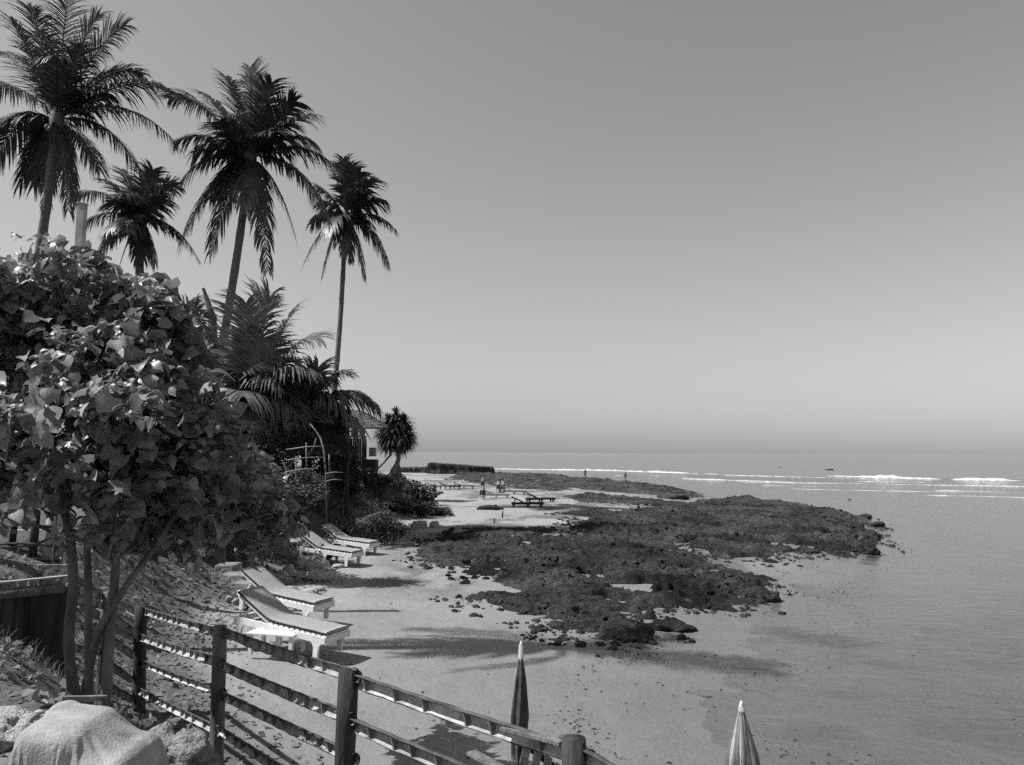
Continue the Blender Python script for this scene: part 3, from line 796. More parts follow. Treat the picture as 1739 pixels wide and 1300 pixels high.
def cloud(blobs, n, r, shell=0.45):
    """points in a union of ellipsoids (cx,cy,cz,rx,ry,rz) leaning towards their skins; also outward directions"""
    vol = np.array([b[3] * b[4] * b[5] for b in blobs]); pr = vol ** 0.75; pr /= pr.sum()
    idx = r.choice(len(blobs), n, p=pr); B = np.array(blobs)[idx]
    d = r.normal(size=(n, 3)); d /= np.linalg.norm(d, axis=1, keepdims=True)
    rad = r.uniform(0, 1, n) ** shell
    return B[:, :3] + d * rad[:, None] * B[:, 3:6], d

tb = at(150, 1200, 5.6); tb[2] = gz(tb[0], tb[1]) - 0.03
tree = thing('leafy_tree', 'broad-leaved tree with large heart-shaped leaves and several thin trunks at left', 'tree', tuple(tb))
def stem(pts, r0, r1):
    P = [at(*p) for p in pts]
    # smooth by subdividing (Catmull-Rom)
    Q = []
    for i in range(len(P) - 1):
        p0, p1, p2, p3 = P[max(i - 1, 0)], P[i], P[i + 1], P[min(i + 2, len(P) - 1)]
        for k in range(5):
            t = k / 5
            Q.append(0.5 * ((2 * p1) + (-p0 + p2) * t + (2 * p0 - 5 * p1 + 4 * p2 - p3) * t * t + (-p0 + 3 * p1 - 3 * p2 + p3) * t ** 3))
    Q.append(P[-1])
    mb = MB(); mb.tube(Q, list(np.linspace(r0, r1, len(Q))), 9, wob=0.06)
    return mb
stem([(135, 1212, 5.6), (122, 1150, 5.65), (117, 1080, 5.7), (124, 1000, 5.8), (120, 920, 5.9), (108, 860, 6.0), (95, 780, 6.1)], 0.040, 0.030).build('trunk', M['bark'], tree, tb, True)
stem([(152, 1212, 5.5), (151, 1100, 5.5), (150, 1000, 5.6), (148, 930, 5.7), (150, 880, 5.8), (160, 800, 6.0)], 0.030, 0.02).build('trunk', M['bark'], tree, tb, True)
stem([(178, 1212, 5.4), (184, 1120, 5.4), (190, 1040, 5.5), (196, 960, 5.6), (192, 890, 5.7), (200, 800, 5.9)], 0.038, 0.024).build('trunk', M['bark'], tree, tb, True)
stem([(140, 1200, 5.6), (155, 1120, 5.5), (170, 1070, 5.45), (185, 1040, 5.45), (225, 980, 5.6), (270, 920, 5.9), (310, 850, 6.2)], 0.031, 0.020).build('trunk', M['bark'], tree, tb, True)
for pts, a, b in (([(118, 940, 5.85), (80, 900, 5.9), (30, 890, 5.9), (-20, 900, 5.9)], 0.016, 0.008), ([(120, 895, 5.95), (60, 925, 5.8), (0, 930, 5.7)], 0.012, 0.006),
                  ([(150, 920, 5.7), (185, 950, 5.6), (230, 930, 5.7)], 0.014, 0.008), ([(195, 950, 5.6), (170, 890, 5.6), (150, 830, 5.7)], 0.014, 0.008),
                  ([(270, 920, 5.9), (340, 880, 6.3), (410, 820, 6.8), (430, 760, 7.0)], 0.02, 0.008), ([(120, 860, 6), (60, 740, 6.1), (30, 600, 6.2)], 0.03, 0.01),
                  ([(160, 800, 6), (190, 660, 6.1), (230, 540, 6.3)], 0.022, 0.008), ([(300, 960, 6.2), (345, 900, 6.4), (400, 930, 6.6)], 0.015, 0.006)):
    stem(pts, a, b).build('branch', M['bark'], tree, tb, True)

def blob(px, py, d, rpx, rpy, depth=0.8):
    c = at(px, py, d); return (c[0], c[1], c[2], rpx * d / F0, depth, rpy * d / F0)
BL = [blob(-20, 535, 6.4, 110, 95), blob(70, 512, 6.6, 80, 58), blob(150, 500, 6.6, 70, 58), blob(205, 530, 6.5, 50, 56), blob(60, 600, 6.3, 130, 90), blob(190, 590, 6.2, 110, 80), blob(270, 600, 6.6, 60, 60),
      blob(40, 720, 6.0, 120, 90), blob(170, 700, 5.6, 120, 90), blob(270, 690, 6.0, 80, 70), blob(300, 760, 6.3, 85, 70), blob(130, 820, 5.8, 130, 55), blob(20, 810, 6.0, 80, 50), blob(250, 840, 6.0, 110, 70),
      blob(352, 755, 7.0, 60, 60), blob(368, 818, 7.2, 70, 56), blob(330, 850, 6.6, 85, 50), blob(412, 856, 7.6, 48, 48), blob(430, 895, 7.6, 48, 38), blob(300, 885, 6.6, 50, 30), blob(230, 890, 6.1, 55, 30), blob(455, 905, 8.0, 26, 32)]
r = np.random.default_rng(77)
nc = 1850
cc, dcl = cloud(BL, nc, r, 0.30)
cc = cc + 0.16 * np.stack([vnoise(cc[:, 0] * 2.2, cc[:, 1] * 2.2, cc[:, 2] * 2.2, 700 + k) for k in (1, 2, 3)], -1)
k = vnoise(cc[:, 0] * 1.9, cc[:, 1] * 1.9, cc[:, 2] * 1.9, 710) > -0.30
cc, dcl = cc[k], dcl[k]
per = r.integers(5, 12, len(cc)); own = np.repeat(np.arange(len(cc)), per)
loc_d = r.normal(size=(len(own), 3)); loc_d /= np.linalg.norm(loc_d, axis=1, keepdims=True)
d = dcl[own] * 0.6 + loc_d * 0.8; d /= np.linalg.norm(d, axis=1, keepdims=True)
pos = cc[own] + loc_d * (0.13 * r.uniform(0.3, 1.0, len(own)))[:, None] + dcl[own] * 0.05
keepy = pos[:, 1] > 4.6
pos, d = pos[keepy], d[keepy]
sd = np.array(sdir)
nrm = np.array([0, -0.15, 0.45]) + d * 0.4 + sd * 0.45 + r.normal(0, 0.6, pos.shape)
tipd = d * np.array([1, 1, 0.3]) + np.array([0, 0, -0.3]) + r.normal(0, 0.65, pos.shape)
R = frames(nrm, tipd)
size = 0.040 + 0.112 * r.uniform(0, 1, len(pos)) ** 2.0
kind = r.integers(0, 4, len(pos))
# the 300 leaves that show largest: on the near skin of the crown, inside the frame
view = pos - np.array([0, 0, CAMZ])
loc_ = view @ RCn
pxs = W0 / 2 + F0 * loc_[:, 0] / -loc_[:, 2]; pys = H0 / 2 - F0 * loc_[:, 1] / -loc_[:, 2]
cell = {}
for i in np.argsort(view[:, 1]):
    if 0 < pxs[i] < 520 and 380 < pys[i] < 1010:
        k = (int(pxs[i] // 17), int(pys[i] // 17))
        if k not in cell: cell[k] = i
cand = sorted(cell.values(), key=lambda i: view[i, 1] / size[i])[:300]
single = np.zeros(len(pos), bool); single[cand] = True
crown_V, crown_F, off = [], [], 0
for k in range(4):
    m = (kind == k) & ~single
    V, F = inst(LEAVES[k][0], LEAVES[k][1], pos[m] - tb, R[m], size[m])
    crown_V.append(V); crown_F.append(F + off); off += len(V)
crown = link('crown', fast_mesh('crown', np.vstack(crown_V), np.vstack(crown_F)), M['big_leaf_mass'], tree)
crown['kind'] = 'stuff'
LM = []
for V, F in LEAVES:
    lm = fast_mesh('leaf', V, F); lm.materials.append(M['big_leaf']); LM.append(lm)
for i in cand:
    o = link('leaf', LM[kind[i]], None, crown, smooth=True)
    mtx = Matrix.Identity(4)
    for a_ in range(3):
        for b_ in range(3): mtx[a_][b_] = R[i][a_, b_] * size[i]
    mtx.translation = Vector(pos[i] - tb)
    o.matrix_local = mtx

# ------------------------------------------------------------------ bushes
SMALL = (np.array([(0, 0, 0), (0.32, 0.45, 0.08), (0, 0.5, 0), (-0.32, 0.45, 0.08), (0, 1, -0.12)], float), np.array([(0, 1, 2, 2), (0, 2, 3, 3)]))
SM_V = np.array([(0, 0, 0), (0.30, 0.5, 0.10), (0, 1.0, -0.08), (-0.30, 0.5, 0.10)], float); SM_F = np.array([(0, 1, 2, 3)])
def bush(name, label, cat, blobs, n, size, mat='bush_leaf', seed=0, group=None, stems=3, shell=0.35):
    r = np.random.default_rng(seed)
    B = np.array(blobs)
    c = np.array([B[:, 0].mean(), B[:, 1].mean(), 0.0]); c[2] = gz(c[0], c[1]) - 0.02
    root = thing(name, label, cat, tuple(c), 0, group)
    pos, d = cloud(blobs, n, r, shell)
    pos = pos + 0.30 * np.stack([vnoise(pos[:, 0] * 2, pos[:, 1] * 2, pos[:, 2] * 2, seed + k) for k in (1, 2, 3)], -1)
    gzv = height(pos[:, 0], pos[:, 1]); k = pos[:, 2] > gzv + 0.02; pos, d = pos[k], d[k]
    nr = np.array([0, 0, 0.7]) + d * 0.5 + r.normal(0, 0.6, pos.shape); tp = d + r.normal(0, 0.6, pos.shape) + np.array([0, 0, -0.2])
    V, F = inst(SM_V, SM_F, pos - c, frames(nr, tp), size * r.uniform(0.6, 1.4, len(pos)))
    o = link('foliage', fast_mesh('foliage', V, F), M[mat], root, smooth=False); o['kind'] = 'stuff'
    for i in range(stems):
        b = blobs[i % len(blobs)]
        mb = MB(); g0 = gz(b[0], b[1])
        top = np.array([b[0] + r.normal(0, 0.1), b[1], b[2]])
        mb.tube([(c[0] + (b[0] - c[0]) * 0.7, c[1] + (b[1] - c[1]) * 0.7, g0 - 0.05), tuple((top + np.array([b[0], b[1], g0])) / 2), tuple(top)], [0.035, 0.025, 0.01], 6)
        mb.build('stem', M['bark'], root, c, True)
    return root
def bb(px, py, d, rpx, rpy, depth): return blob(px, py, d, rpx, rpy, depth)
bush('bush', 'dark bush under the low palms, left of the trellis', 'bush', [bb(470, 760, 25, 42, 45, 1.0), bb(450, 800, 24, 45, 45, 1.0), bb(500, 740, 25.5, 40, 35, 1.0)], 9000, 0.10, seed=301)
bush('bush', 'tall dark bush right of the trellis in front of the hut wall', 'bush', [bb(556, 760, 27, 30, 40, 0.8), bb(590, 790, 29, 28, 26, 0.7), bb(540, 730, 27, 36, 26, 0.8)], 8000, 0.11, seed=302)
bush('bush', 'round grey-topped hedge below the bamboo trellis', 'bush', [bb(496, 826, 23, 36, 24, 0.8), bb(536, 830, 23.5, 32, 20, 0.8), bb(462, 842, 22, 36, 30, 0.8), bb(515, 845, 22.5, 30, 16, 0.6)], 9000, 0.085, 'bush_leaf_pale', seed=303)
bush('bush', 'dark creeping bush on the slope above the stone steps', 'bush', [bb(450, 905, 17.5, 46, 26, 0.8), bb(470, 880, 18.5, 36, 26, 0.8), bb(400, 920, 17, 40, 18, 0.6)], 8000, 0.085, seed=304)
bush('bush', 'dark trailing bush below the hut, left of the leaning branch', 'bush', [bb(600, 815, 34, 36, 18, 0.9), bb(630, 825, 36, 30, 14, 0.9), bb(580, 830, 30, 30, 22, 0.9)], 7000, 0.13, seed=305)
bush('bush', 'low dark bush at the foot of the pandanus', 'bush', [bb(668, 818, 43, 22, 12, 0.8), bb(690, 830, 42, 30, 12, 0.8), bb(720, 840, 42, 24, 11, 0.7), bb(650, 838, 40, 40, 12, 0.8)], 9000, 0.13, seed=306)
bush('bush', 'low dark mat of creeper running out onto the sand', 'bush', [bb(690, 860, 34, 44, 8, 0.9), bb(730, 866, 35, 32, 5, 0.6), bb(640, 855, 33, 40, 10, 0.8)], 6000, 0.12, seed=307)
bush('bush', 'leafy bush in shade behind the stone steps at left', 'bush', [bb(260, 890, 19, 60, 40, 0.8), bb(330, 860, 20, 60, 45, 0.8), bb(200, 850, 19, 60, 60, 0.8), bb(400, 870, 19, 50, 40, 0.8)], 9000, 0.11, seed=308)
bush('bush', 'tall shrub mass closing the view behind the leafy tree', 'bush', [bb(150, 640, 24, 160, 120, 1.8), bb(40, 760, 23, 150, 80, 1.6), bb(300, 700, 26, 70, 60, 1.4), bb(270, 800, 25, 80, 60, 1.4), bb(380, 740, 26, 60, 60, 1.4)], 20000, 0.22, seed=309, stems=4)
bush('bush', 'small dark tuft of weed by the bleached rubble on the sand', 'bush', [bb(753, 901, 27, 12, 5, 0.2)], 900, 0.06, seed=310, stems=1)
bush('bush', 'small bush on the bank beside the far pair of loungers', 'bush', [bb(640, 884, 24, 34, 12, 0.7), bb(672, 900, 24.5, 36, 12, 0.6)], 6000, 0.06, 'bush_leaf_pale', seed=311)

# grass on the bank
BL_V = np.array([(-0.02, 0, 0), (0.02, 0, 0), (0.016, 0.1, 0.55), (-0.016, 0.1, 0.55), (0.002, 0.38, 1.0), (-0.002, 0.38, 1.0)], float); BL_F = np.array([(0, 1, 2, 3), (3, 2, 4, 5)])
def grass(label, n, x0, x1, y0, y1, test, h, seed, mat='grass'):
    r = np.random.default_rng(seed)
    x = r.uniform(x0, x1, n * 3); y = r.uniform(y0, y1, n * 3)
    k = test(x, y) > r.uniform(0, 1, n * 3); x, y = x[k][:n], y[k][:n]
    z = height(x, y)
    a = r.uniform(0, 2 * math.pi, len(x)); lean = r.uniform(0, 0.6, len(x))
    t = np.stack([np.cos(a), np.sin(a), np.zeros_like(a)], -1); up = np.stack([np.cos(a) * lean, np.sin(a) * lean, np.ones_like(a)], -1)
    up /= np.linalg.norm(up, axis=1, keepdims=True)
    V, F = inst(BL_V, BL_F, np.stack([x, y, z - 0.01], -1), frames(up, t), h * r.uniform(0.4, 1.3, len(x)))
    o = link('grass', fast_mesh('grass', V, F), M[mat], smooth=False)
    return tag(o, label, 'grass', kind='stuff')
def tt(x, y): return np.interp(y, FOOT[:, 0], FOOT[:, 1]) - x
grass('dry grass covering the sandy bank beyond the loungers', 30000, -11, -3.5, 19, 46, lambda x, y: sstep(-0.2, 0.8, tt(x, y)) * sstep(-0.15, 0.2, fbm(x * 0.8, y * 0.5, o=4, seed=81)), 0.42, 401)
grass('short grass and litter on the shaded slope inside the fence', 9000, -8, -2.4, 6.5, 18, lambda x, y: sstep(0.1, 0.9, tt(x, y)) * sstep(-0.1, 0.25, fbm(x * 1.3, y * 1.3, o=4, seed=82)) * 0.7, 0.16, 402)

# strap-leaved lilies
def lily(label, px, py, d, n, L, seed):
    r = np.random.default_rng(seed)
    c = at(px, py, d); c[2] = gz(c[0], c[1])
    root = thing('strap_leaf_plant', label, 'plant', tuple(c), 0, 'strap-leaved plants')
    for i in range(n):
        a = r.uniform(0, 2 * math.pi); e = r.uniform(0.5, 1.35); l = L * r.uniform(0.7, 1.15)
        t = np.linspace(0, 1, 7)
        rad = l * (t * math.cos(e) + 0.22 * t ** 2); z = l * (t * math.sin(e) - 0.55 * t ** 2.4)
        w = 0.045 * (1 - t ** 3) + 0.004
        dx, dy = math.cos(a), math.sin(a)
        V = []
        for k in range(7):
            V += [(rad[k] * dx - dy * w[k], rad[k] * dy + dx * w[k], z[k] + 0.012), (rad[k] * dx, rad[k] * dy, z[k]), (rad[k] * dx + dy * w[k], rad[k] * dy - dx * w[k], z[k] + 0.012)]
        o = link('leaf', fast_mesh('leaf', V, grid_faces(3, 7)), M['palm_leaf_pale'] if i % 3 else M['dry_frond'], root)
lily('spiky strap-leaved plant on the bank above the far loungers', 556, 876, 20.5, 34, 1.0, 501)
lily('second strap-leaved plant at the edge of the dark slope', 590, 858, 24, 26, 0.9, 502)
lily('low strap-leaved tuft behind the pale sand ledge', 622, 845, 30, 22, 0.9, 503)

# ------------------------------------------------------------------ pandanus
c = at(672, 733, 45); b = at(668, 815, 45); b[2] = gz(b[0], b[1]) - 0.05
pan = thing('pandanus_tree', 'round shaggy pandanus tree standing alone at the point', 'tree', tuple(b))
mb = MB(); mb.tube([b, at(670, 800, 45), at(677, 780, 45), at(676, 757, 45), at(672, 735, 45)], [0.26, 0.17, 0.13, 0.13, 0.1], 8, wob=0.05); mb.build('trunk', M['palm_bark'], pan, b, True)
for q in ((655, 812), (662, 816), (678, 815), (684, 812)):
    mb = MB(); e = at(q[0], q[1], 45 + random.uniform(-.4, .4)); e[2] = gz(e[0], e[1]) - 0.05
    mb.tube([at(675, 783, 45), at((q[0] + 676) / 2, 797, 45), e], [0.05, 0.045, 0.04], 6); mb.build('prop_root', M['palm_bark'], pan, b, True)
mb = MB(); mb.tube([at(634, 803, 44.6), at(652, 786, 44.8), at(664, 772, 45), at(664, 752, 45)], [0.07, 0.06, 0.055, 0.05], 6); mb.build('branch', M['bark'], pan, b, True)
mb = MB(); mb.tube([at(677, 772, 45), at(683, 766, 44.8), at(686, 762, 44.8)], [0.05, 0.07, 0.02], 6); mb.build('branch', M['bark'], pan, b, True)
r = np.random.default_rng(9)
VV, FF, off = [], [], 0
for hx, hy, hr, nl in ((672, 732, 1.25, 560), (660, 742, 0.9, 260), (686, 742, 0.9, 260), (652, 734, 0.85, 230), (692, 736, 0.85, 230), (660, 716, 0.8, 190), (686, 716, 0.8, 190), (672, 704, 0.7, 110), (686, 750, 0.75, 140), (656, 750, 0.75, 130)):
    hc = at(hx, hy, 45 + r.uniform(-0.4, 0.4))
    for i in range(nl):
        dd = r.normal(size=3); dd /= np.linalg.norm(dd); dd[2] += 0.2
        l = hr * r.uniform(0.75, 1.2); t = np.linspace(0, 1, 5)
        P = hc + dd * (t * l)[:, None] + np.array([0, 0, -1]) * (0.50 * l * t ** 2.1)[:, None]
        s = np.cross(dd, (0, 0, 1)); s /= np.linalg.norm(s) + 1e-6
        w = (0.045 * (1 - t ** 2) + 0.004)[:, None]
        VV.append(np.stack([P - s * w, P + s * w], 1).reshape(-1, 3)); FF.append(grid_faces(2, 5) + off); off += 10
o = link('crown', fast_mesh('crown', np.vstack(VV) - b, np.vstack(FF)), M['palm_leaf'], pan); o['kind'] = 'stuff'

# ------------------------------------------------------------------ hut on the bank
hb = at(596, 800, 36); hb[2] = gz(hb[0], hb[1])
hut = thing('beach_hut', 'dark slatted wooden hut with a thatched roof on the bank', 'hut', tuple(hb))
def q(px, py, d=36): return at(px, py, d)
# walls: front wall faces the camera, side wall faces the sea
zf = at(600, 802, 36)[2]; ze = at(600, 722, 36)[2]
x0, x1 = at(545, 760, 35)[0], at(622, 760, 36)[0]
for i in range(26):
    x = x0 + (x1 - x0) * i / 25; y = 35 + (36 - 35) * i / 25
    zt = at(600, 742 + (i * 7 % 4), 36)[2]
    mb = MB(); mb.box((x, y, (zf - 0.6 + zt) / 2), (0.07, 0.035, zt - zf + 0.6), Matrix.Rotation(random.uniform(-0.03, 0.03), 3, 'Y')); mb.build('slat', M['dark_wood'], hut, hb)
for (px, py) in ((548, 35), (582, 35.5), (617, 36), (604, 38)):
    P = at(px, 760, py); mb = MB(); mb.tube([(P[0], py, zf - 0.8), (P[0], py, ze + 0.15)], 0.07, 8); mb.build('post', M['dark_wood'], hut, hb, True)
for px in (571, 576, 590, 597, 604, 611):
    P = at(px, 735, 35.9); mb = MB(); mb.box((P[0], 35.95, at(600, 733, 36)[2]), (0.05, 0.05, 0.5)); mb.build('window_bar', M['dark_wood'], hut, hb)
for zz in (727, 733, 742):
    z = at(600, zz, 36)[2]; mb = MB(); mb.bar((x0, 35.0, z), (x1, 36.0, z), 0.06, 0.07); mb.build('rail', M['dark_wood'], hut, hb)
# roof: two thatched slopes with ragged lower edge
def roof_slope(name, A, B, C, D, mat, n=50, seed=0):
    """A,B eave corners; D,C ridge corners"""
    r = np.random.default_rng(seed); A, B, C, D = map(np.asarray, (A, B, C, D)); VV, FF, off = [], [], 0
    nrm = np.cross(B - A, D - A); nrm = nrm / np.linalg.norm(nrm); nrm = nrm if nrm[2] > 0 else -nrm
    for row in range(7):
        for i in range(n):
            s = (i + r.uniform(-0.4, 0.4)) / n; t0 = row / 7; t1 = min(1, t0 + 0.24)
            lo = (A * (1 - s) + B * s) * (1 - t0) + (D * (1 - s) + C * s) * t0
            hi = (A * (1 - s) + B * s) * (1 - t1) + (D * (1 - s) + C * s) * t1
            lo = lo + (lo - hi) * r.uniform(0, 0.35) + nrm * r.uniform(0.01, 0.09)
            e = (B - A) / n * r.uniform(0.5, 1.1)
            VV.append([lo - e * 0.5, lo + e * 0.5, hi + e * 0.6, hi - e * 0.6]); FF.append(np.array([[0, 1, 2, 3]]) + off); off += 4
    base = [A - nrm * 0.02, B - nrm * 0.02, C - nrm * 0.02, D - nrm * 0.02]; VV.append(base); FF.append(np.array([[0, 1, 2, 3]]) + off); off += 4
    return link(name, fast_mesh(name, np.vstack(VV) - hb, np.vstack(FF)), M[mat], hut, smooth=False)
e0, e1 = at(540, 728, 34.2), at(655, 726, 35.2); rdg0, rdg1 = at(545, 690, 37), at(612, 697, 37.5)
roof_slope('roof', e0, e1, rdg1, rdg0, 'thatch', 60, 1)
b0, b1 = at(540, 724, 39.5), at(655, 722, 40)
roof_slope('roof', b1, b0, rdg0, rdg1, 'thatch', 50, 2)
roof_slope('roof', e1, b1, rdg1 + np.array([0.01, 0.05, 0]), rdg1, 'thatch', 40, 3)
mb = MB(); mb.tube([at(612, 727, 35.2), at(655, 727, 35.3)], 0.05, 7); mb.build('beam', M['dark_wood'], hut, hb, True)
# boxy deck with a parapet at the sea end
P = at(631, 768, 36.3); mb = MB(); mb.box((P[0], 36.6, P[2]), (0.30, 0.3, 0.42)); mb.build('parapet', M['grey_wood'], hut, hb)
P = at(627, 788, 36.3); mb = MB(); mb.box((P[0], 36.6, P[2] - 0.1), (0.62, 0.8, 0.6)); mb.build('platform', M['dark_wood'], hut, hb)
# thatched lean-to in front, half covered by creepers
sb = at(500, 790, 25); sb[2] = gz(sb[0], sb[1])
hut2 = thing('thatched_shelter', 'dark shelter of dry fronds behind the bamboo trellis', 'shelter', tuple(sb))
_h = hut; hut = hut2; _hb = hb; hb = sb
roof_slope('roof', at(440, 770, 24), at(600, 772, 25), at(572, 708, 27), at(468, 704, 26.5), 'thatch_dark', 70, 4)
for px in (455, 520, 590):
    P = at(px, 790, 25.5); mb = MB(); mb.tube([(P[0], 25.5, gz(P[0], 25.5) - 0.1), (P[0], 25.5, at(px, 745, 25.5)[2])], 0.06, 7); mb.build('post', M['dark_wood'], hut2, sb, True)
hut, hb = _h, _hb

# bamboo trellis
tb2 = at(525, 832, 22.8); tb2[2] = gz(tb2[0], tb2[1])
tr = thing('bamboo_trellis', 'thin pale bamboo trellis of crossed poles on the bank', 'trellis', tuple(tb2))
for i, (a_, b_) in enumerate((((503, 775), (501, 842)), ((520, 752), (519, 838)), ((559, 772), (557, 850)), ((537, 745), (528, 768)))):
    mb = MB(); A = at(*a_, 22.8); B = at(*b_, 22.8); mb.tube([A, (A + B) / 2 + np.array([0.02, 0, 0]), B], 0.02, 6); mb.build('upright', M['post_wood'], tr, tb2, True)
for i, (a_, b_) in enumerate((((486, 764), (552, 758)), ((486, 782), (548, 777)), ((484, 802), (540, 796)), ((552, 805), (582, 803)), ((552, 818), (580, 815)))):
    mb = MB(); A = at(*a_, 22.72); B = at(*b_, 22.72); mb.tube([A, (A + B) / 2 + np.array([0, 0, 0.03]), B], 0.016, 6); mb.build('crossbar', M['bamboo'], tr, tb2, True)
tb3 = at(556, 862, 22.6); tb3[2] = gz(tb3[0], tb3[1])
o = thing('leaning_pole', 'weathered bamboo pole leaning from the shelter roof to the ground', 'pole', tuple(tb3))
mb = MB(); mb.tube([at(526, 720, 23.5), at(535, 730, 23.4), at(544, 744, 23.2), at(550, 765, 23.0), at(553, 800, 22.8), (tb3[0], tb3[1], tb3[2])], [0.016, 0.02, 0.024, 0.028, 0.03, 0.034], 7); mb.build('shaft', M['post_wood'], o, tb3, True)

# white buoy-like bag and folded wooden frame by the pandanus
p_ = at(620, 818, 40)
o = rock('pale rounded sack lying below the leaning branch', (p_[0], p_[1], gz(p_[0], p_[1])), (0.20, 0.2, 0.28), 'white_wood', 61, None, flat=1.0, rough=0.12, name='sack', sink=0.05, cat='sack')
o.location.z = at(620, 818, 40)[2]
fb = at(634, 823, 40.5)
fr = thing('folding_frame', 'small wooden folding chair frame tipped on the bank by the pandanus', 'chair', tuple(fb))
for a_, b_ in (((624, 810), (640, 823)), ((632, 803), (646, 815)), ((624, 810), (632, 803)), ((640, 823), (646, 815)), ((630, 815), (639, 808)), ((622, 804), (641, 806))):
    mb = MB(); mb.bar(at(*a_, 40.5), at(*b_, 40.3), 0.05, 0.04); mb.build('bar', M['white_wood'], fr, fb)
p_ = at(660, 815, 45)
# ------------------------------------------------------------------ loungers
def lounger(label, group, frame_mat='white_wood', pad='mattress', back=25, pad_on=True, head_legs=True, legs3=True):
    """origin at ground under the middle; foot end towards +X"""
    t = thing('sun_lounger', label, 'sun lounger', (0, 0, 0), 0, group)
    H, Wd, L = 0.36, 0.60, 1.95
    ba = math.radians(back); xb = -0.25                     # hinge of the backrest
    for s in (-1, 1):
        mb = MB(); mb.bar((-0.98, s * Wd / 2, H - 0.05), (0.97, s * Wd / 2, H - 0.05), 0.045, 0.10); mb.build('rail', M[frame_mat], t)
        for x in ((0.80, 0.02, -0.85) if legs3 else (0.8, -0.6)):
            mb = MB(); y = s * (Wd / 2 - 0.001)
            P = [(x - 0.10, H - 0.103), (x + 0.10, H - 0.103), (x + 0.05, H - 0.17), (x + 0.04, 0), (x - 0.04, 0), (x - 0.05, H - 0.17)]
            V = [(a_, y - 0.025, b_) for a_, b_ in P] + [(a_, y + 0.025, b_) for a_, b_ in P]
            F = [(0, 1, 2, 5), (5, 2, 3, 4), (11, 8, 7, 6), (10, 9, 8, 11)] + [(i, i + 6, (i + 1) % 6 + 6, (i + 1) % 6) for i in range(6)]
            mb.add(V, F); mb.build('leg', M[frame_mat], t)
    for x in (0.95, -0.95):
        mb = MB(); mb.bar((x, -Wd / 2 + 0.03, H - 0.05), (x, Wd / 2 - 0.03, H - 0.05), 0.04, 0.09); mb.build('end_board', M[frame_mat], t)
    for i in range(11):
        x = xb + 0.06 + i * 0.112
        mb = MB(); mb.box((x, 0, H + 0.012), (0.07, Wd - 0.02, 0.02)); mb.build('slat', M[frame_mat], t)
    c_, s_ = math.cos(ba), math.sin(ba)
    for s in (-1, 1):
        mb = MB(); mb.bar((xb, s * (Wd / 2 - 0.06), H), (xb - 0.78 * c_, s * (Wd / 2 - 0.06), H + 0.78 * s_), 0.035, 0.05); mb.build('backrest_rail', M[frame_mat], t)
    for i in range(7):
        u = 0.08 + i * 0.11
        mb = MB(); mb.box((xb - u * c_, 0, H + 0.037 + u * s_), (0.07, Wd - 0.06, 0.018), Matrix.Rotation(ba, 3, 'Y')); mb.build('backrest_slat', M[frame_mat], t)
    for s in (-1, 1):
        mb = MB(); mb.bar((xb - 0.52 * c_, s * 0.2, H + 0.52 * s_ - 0.02), (-0.86, s * 0.2, H - 0.02), 0.03, 0.03); mb.build('prop', M[frame_mat], t)
    if pad_on:
        prof = []
        for u in np.linspace(0.80, 0.12, 7): prof.append((xb - u * c_, H + 0.065 + u * s_, ba))
        prof += [(xb - 0.03, H + 0.085, ba * 0.55), (xb + 0.08, H + 0.062, ba * 0.15)]
        for x in np.linspace(xb + 0.2, 0.95, 9): prof.append((x, H + 0.055 + random.uniform(-0.004, 0.004), 0))
        V, F = [], []
        th = 0.055
        ring = [(-0.275, -0.3), (-0.285, 0.0), (-0.265, 0.45), (-0.18, 0.56), (0, 0.6), (0.18, 0.56), (0.265, 0.45), (0.285, 0.0), (0.275, -0.3)]
        k = len(ring)
        for (x, z, an) in prof:
            for (y, h) in ring:
                V.append((x + math.sin(an) * h * th, y, z + math.cos(an) * h * th))
        for i in range(len(prof) - 1):
            for j in range(k):
                F.append((i * k + j, (i + 1) * k + j, (i + 1) * k + (j + 1) % k, i * k + (j + 1) % k))
        F.append(tuple(range(k - 1, -1, -1))); F.append(tuple((len(prof) - 1) * k + j for j in range(k)))
        mb = MB(); mb.add(V, F); pd = mb.build('mattress', M[pad], t, smooth=True)
        V, F = [], []
        for s in (-1, 1):
            b_ = len(V)
            for (x, z, an) in prof:
                for (yy, h) in ((0.288, -0.42), (0.294, -0.1), (0.288, 0.22)):
                    V.append((x + math.sin(an) * h * th, s * yy, z + math.cos(an) * h * th))
            for i in range(len(prof) - 1):
                for j in (0, 1): F.append((b_ + i * 3 + j, b_ + (i + 1) * 3 + j, b_ + (i + 1) * 3 + j + 1, b_ + i * 3 + j + 1))
        mb = MB(); mb.add(V, F); mb.build('piping', M['piping'], pd, smooth=True)
    return t
def place(t, p, rz, tilt=0.0):
    t.location = tuple(p); t.rotation_euler = Euler((0, tilt, rz), 'XYZ')
def at_ground(px, py, z):
    p = gp(px, py, z); return p
def put_lounger(lab, group, foot_px, zf_, rz, tilt=0.06, **kw):
    t = lounger(lab, group, **kw)
    f = gp(foot_px[0], foot_px[1], zf_)                      # ground point below the foot end
    ax = np.array([math.cos(rz), math.sin(rz)])
    place(t, (f[0] - ax[0] * 0.95, f[1] - ax[1] * 0.95, zf_ + 0.95 * math.sin(tilt)), rz, tilt)
    t.scale = (0.88, 0.88, 0.88)
    return t
GR = 'padded white sun loungers on the sand'
put_lounger('nearest white sun lounger with grey mattress, at the front of its pair', GR, (580, 1118), 0.19, math.radians(-26), 0.08)
put_lounger('white sun lounger with grey mattress just behind the nearest one', GR, (556, 1060), 0.19, math.radians(-26), 0.08)
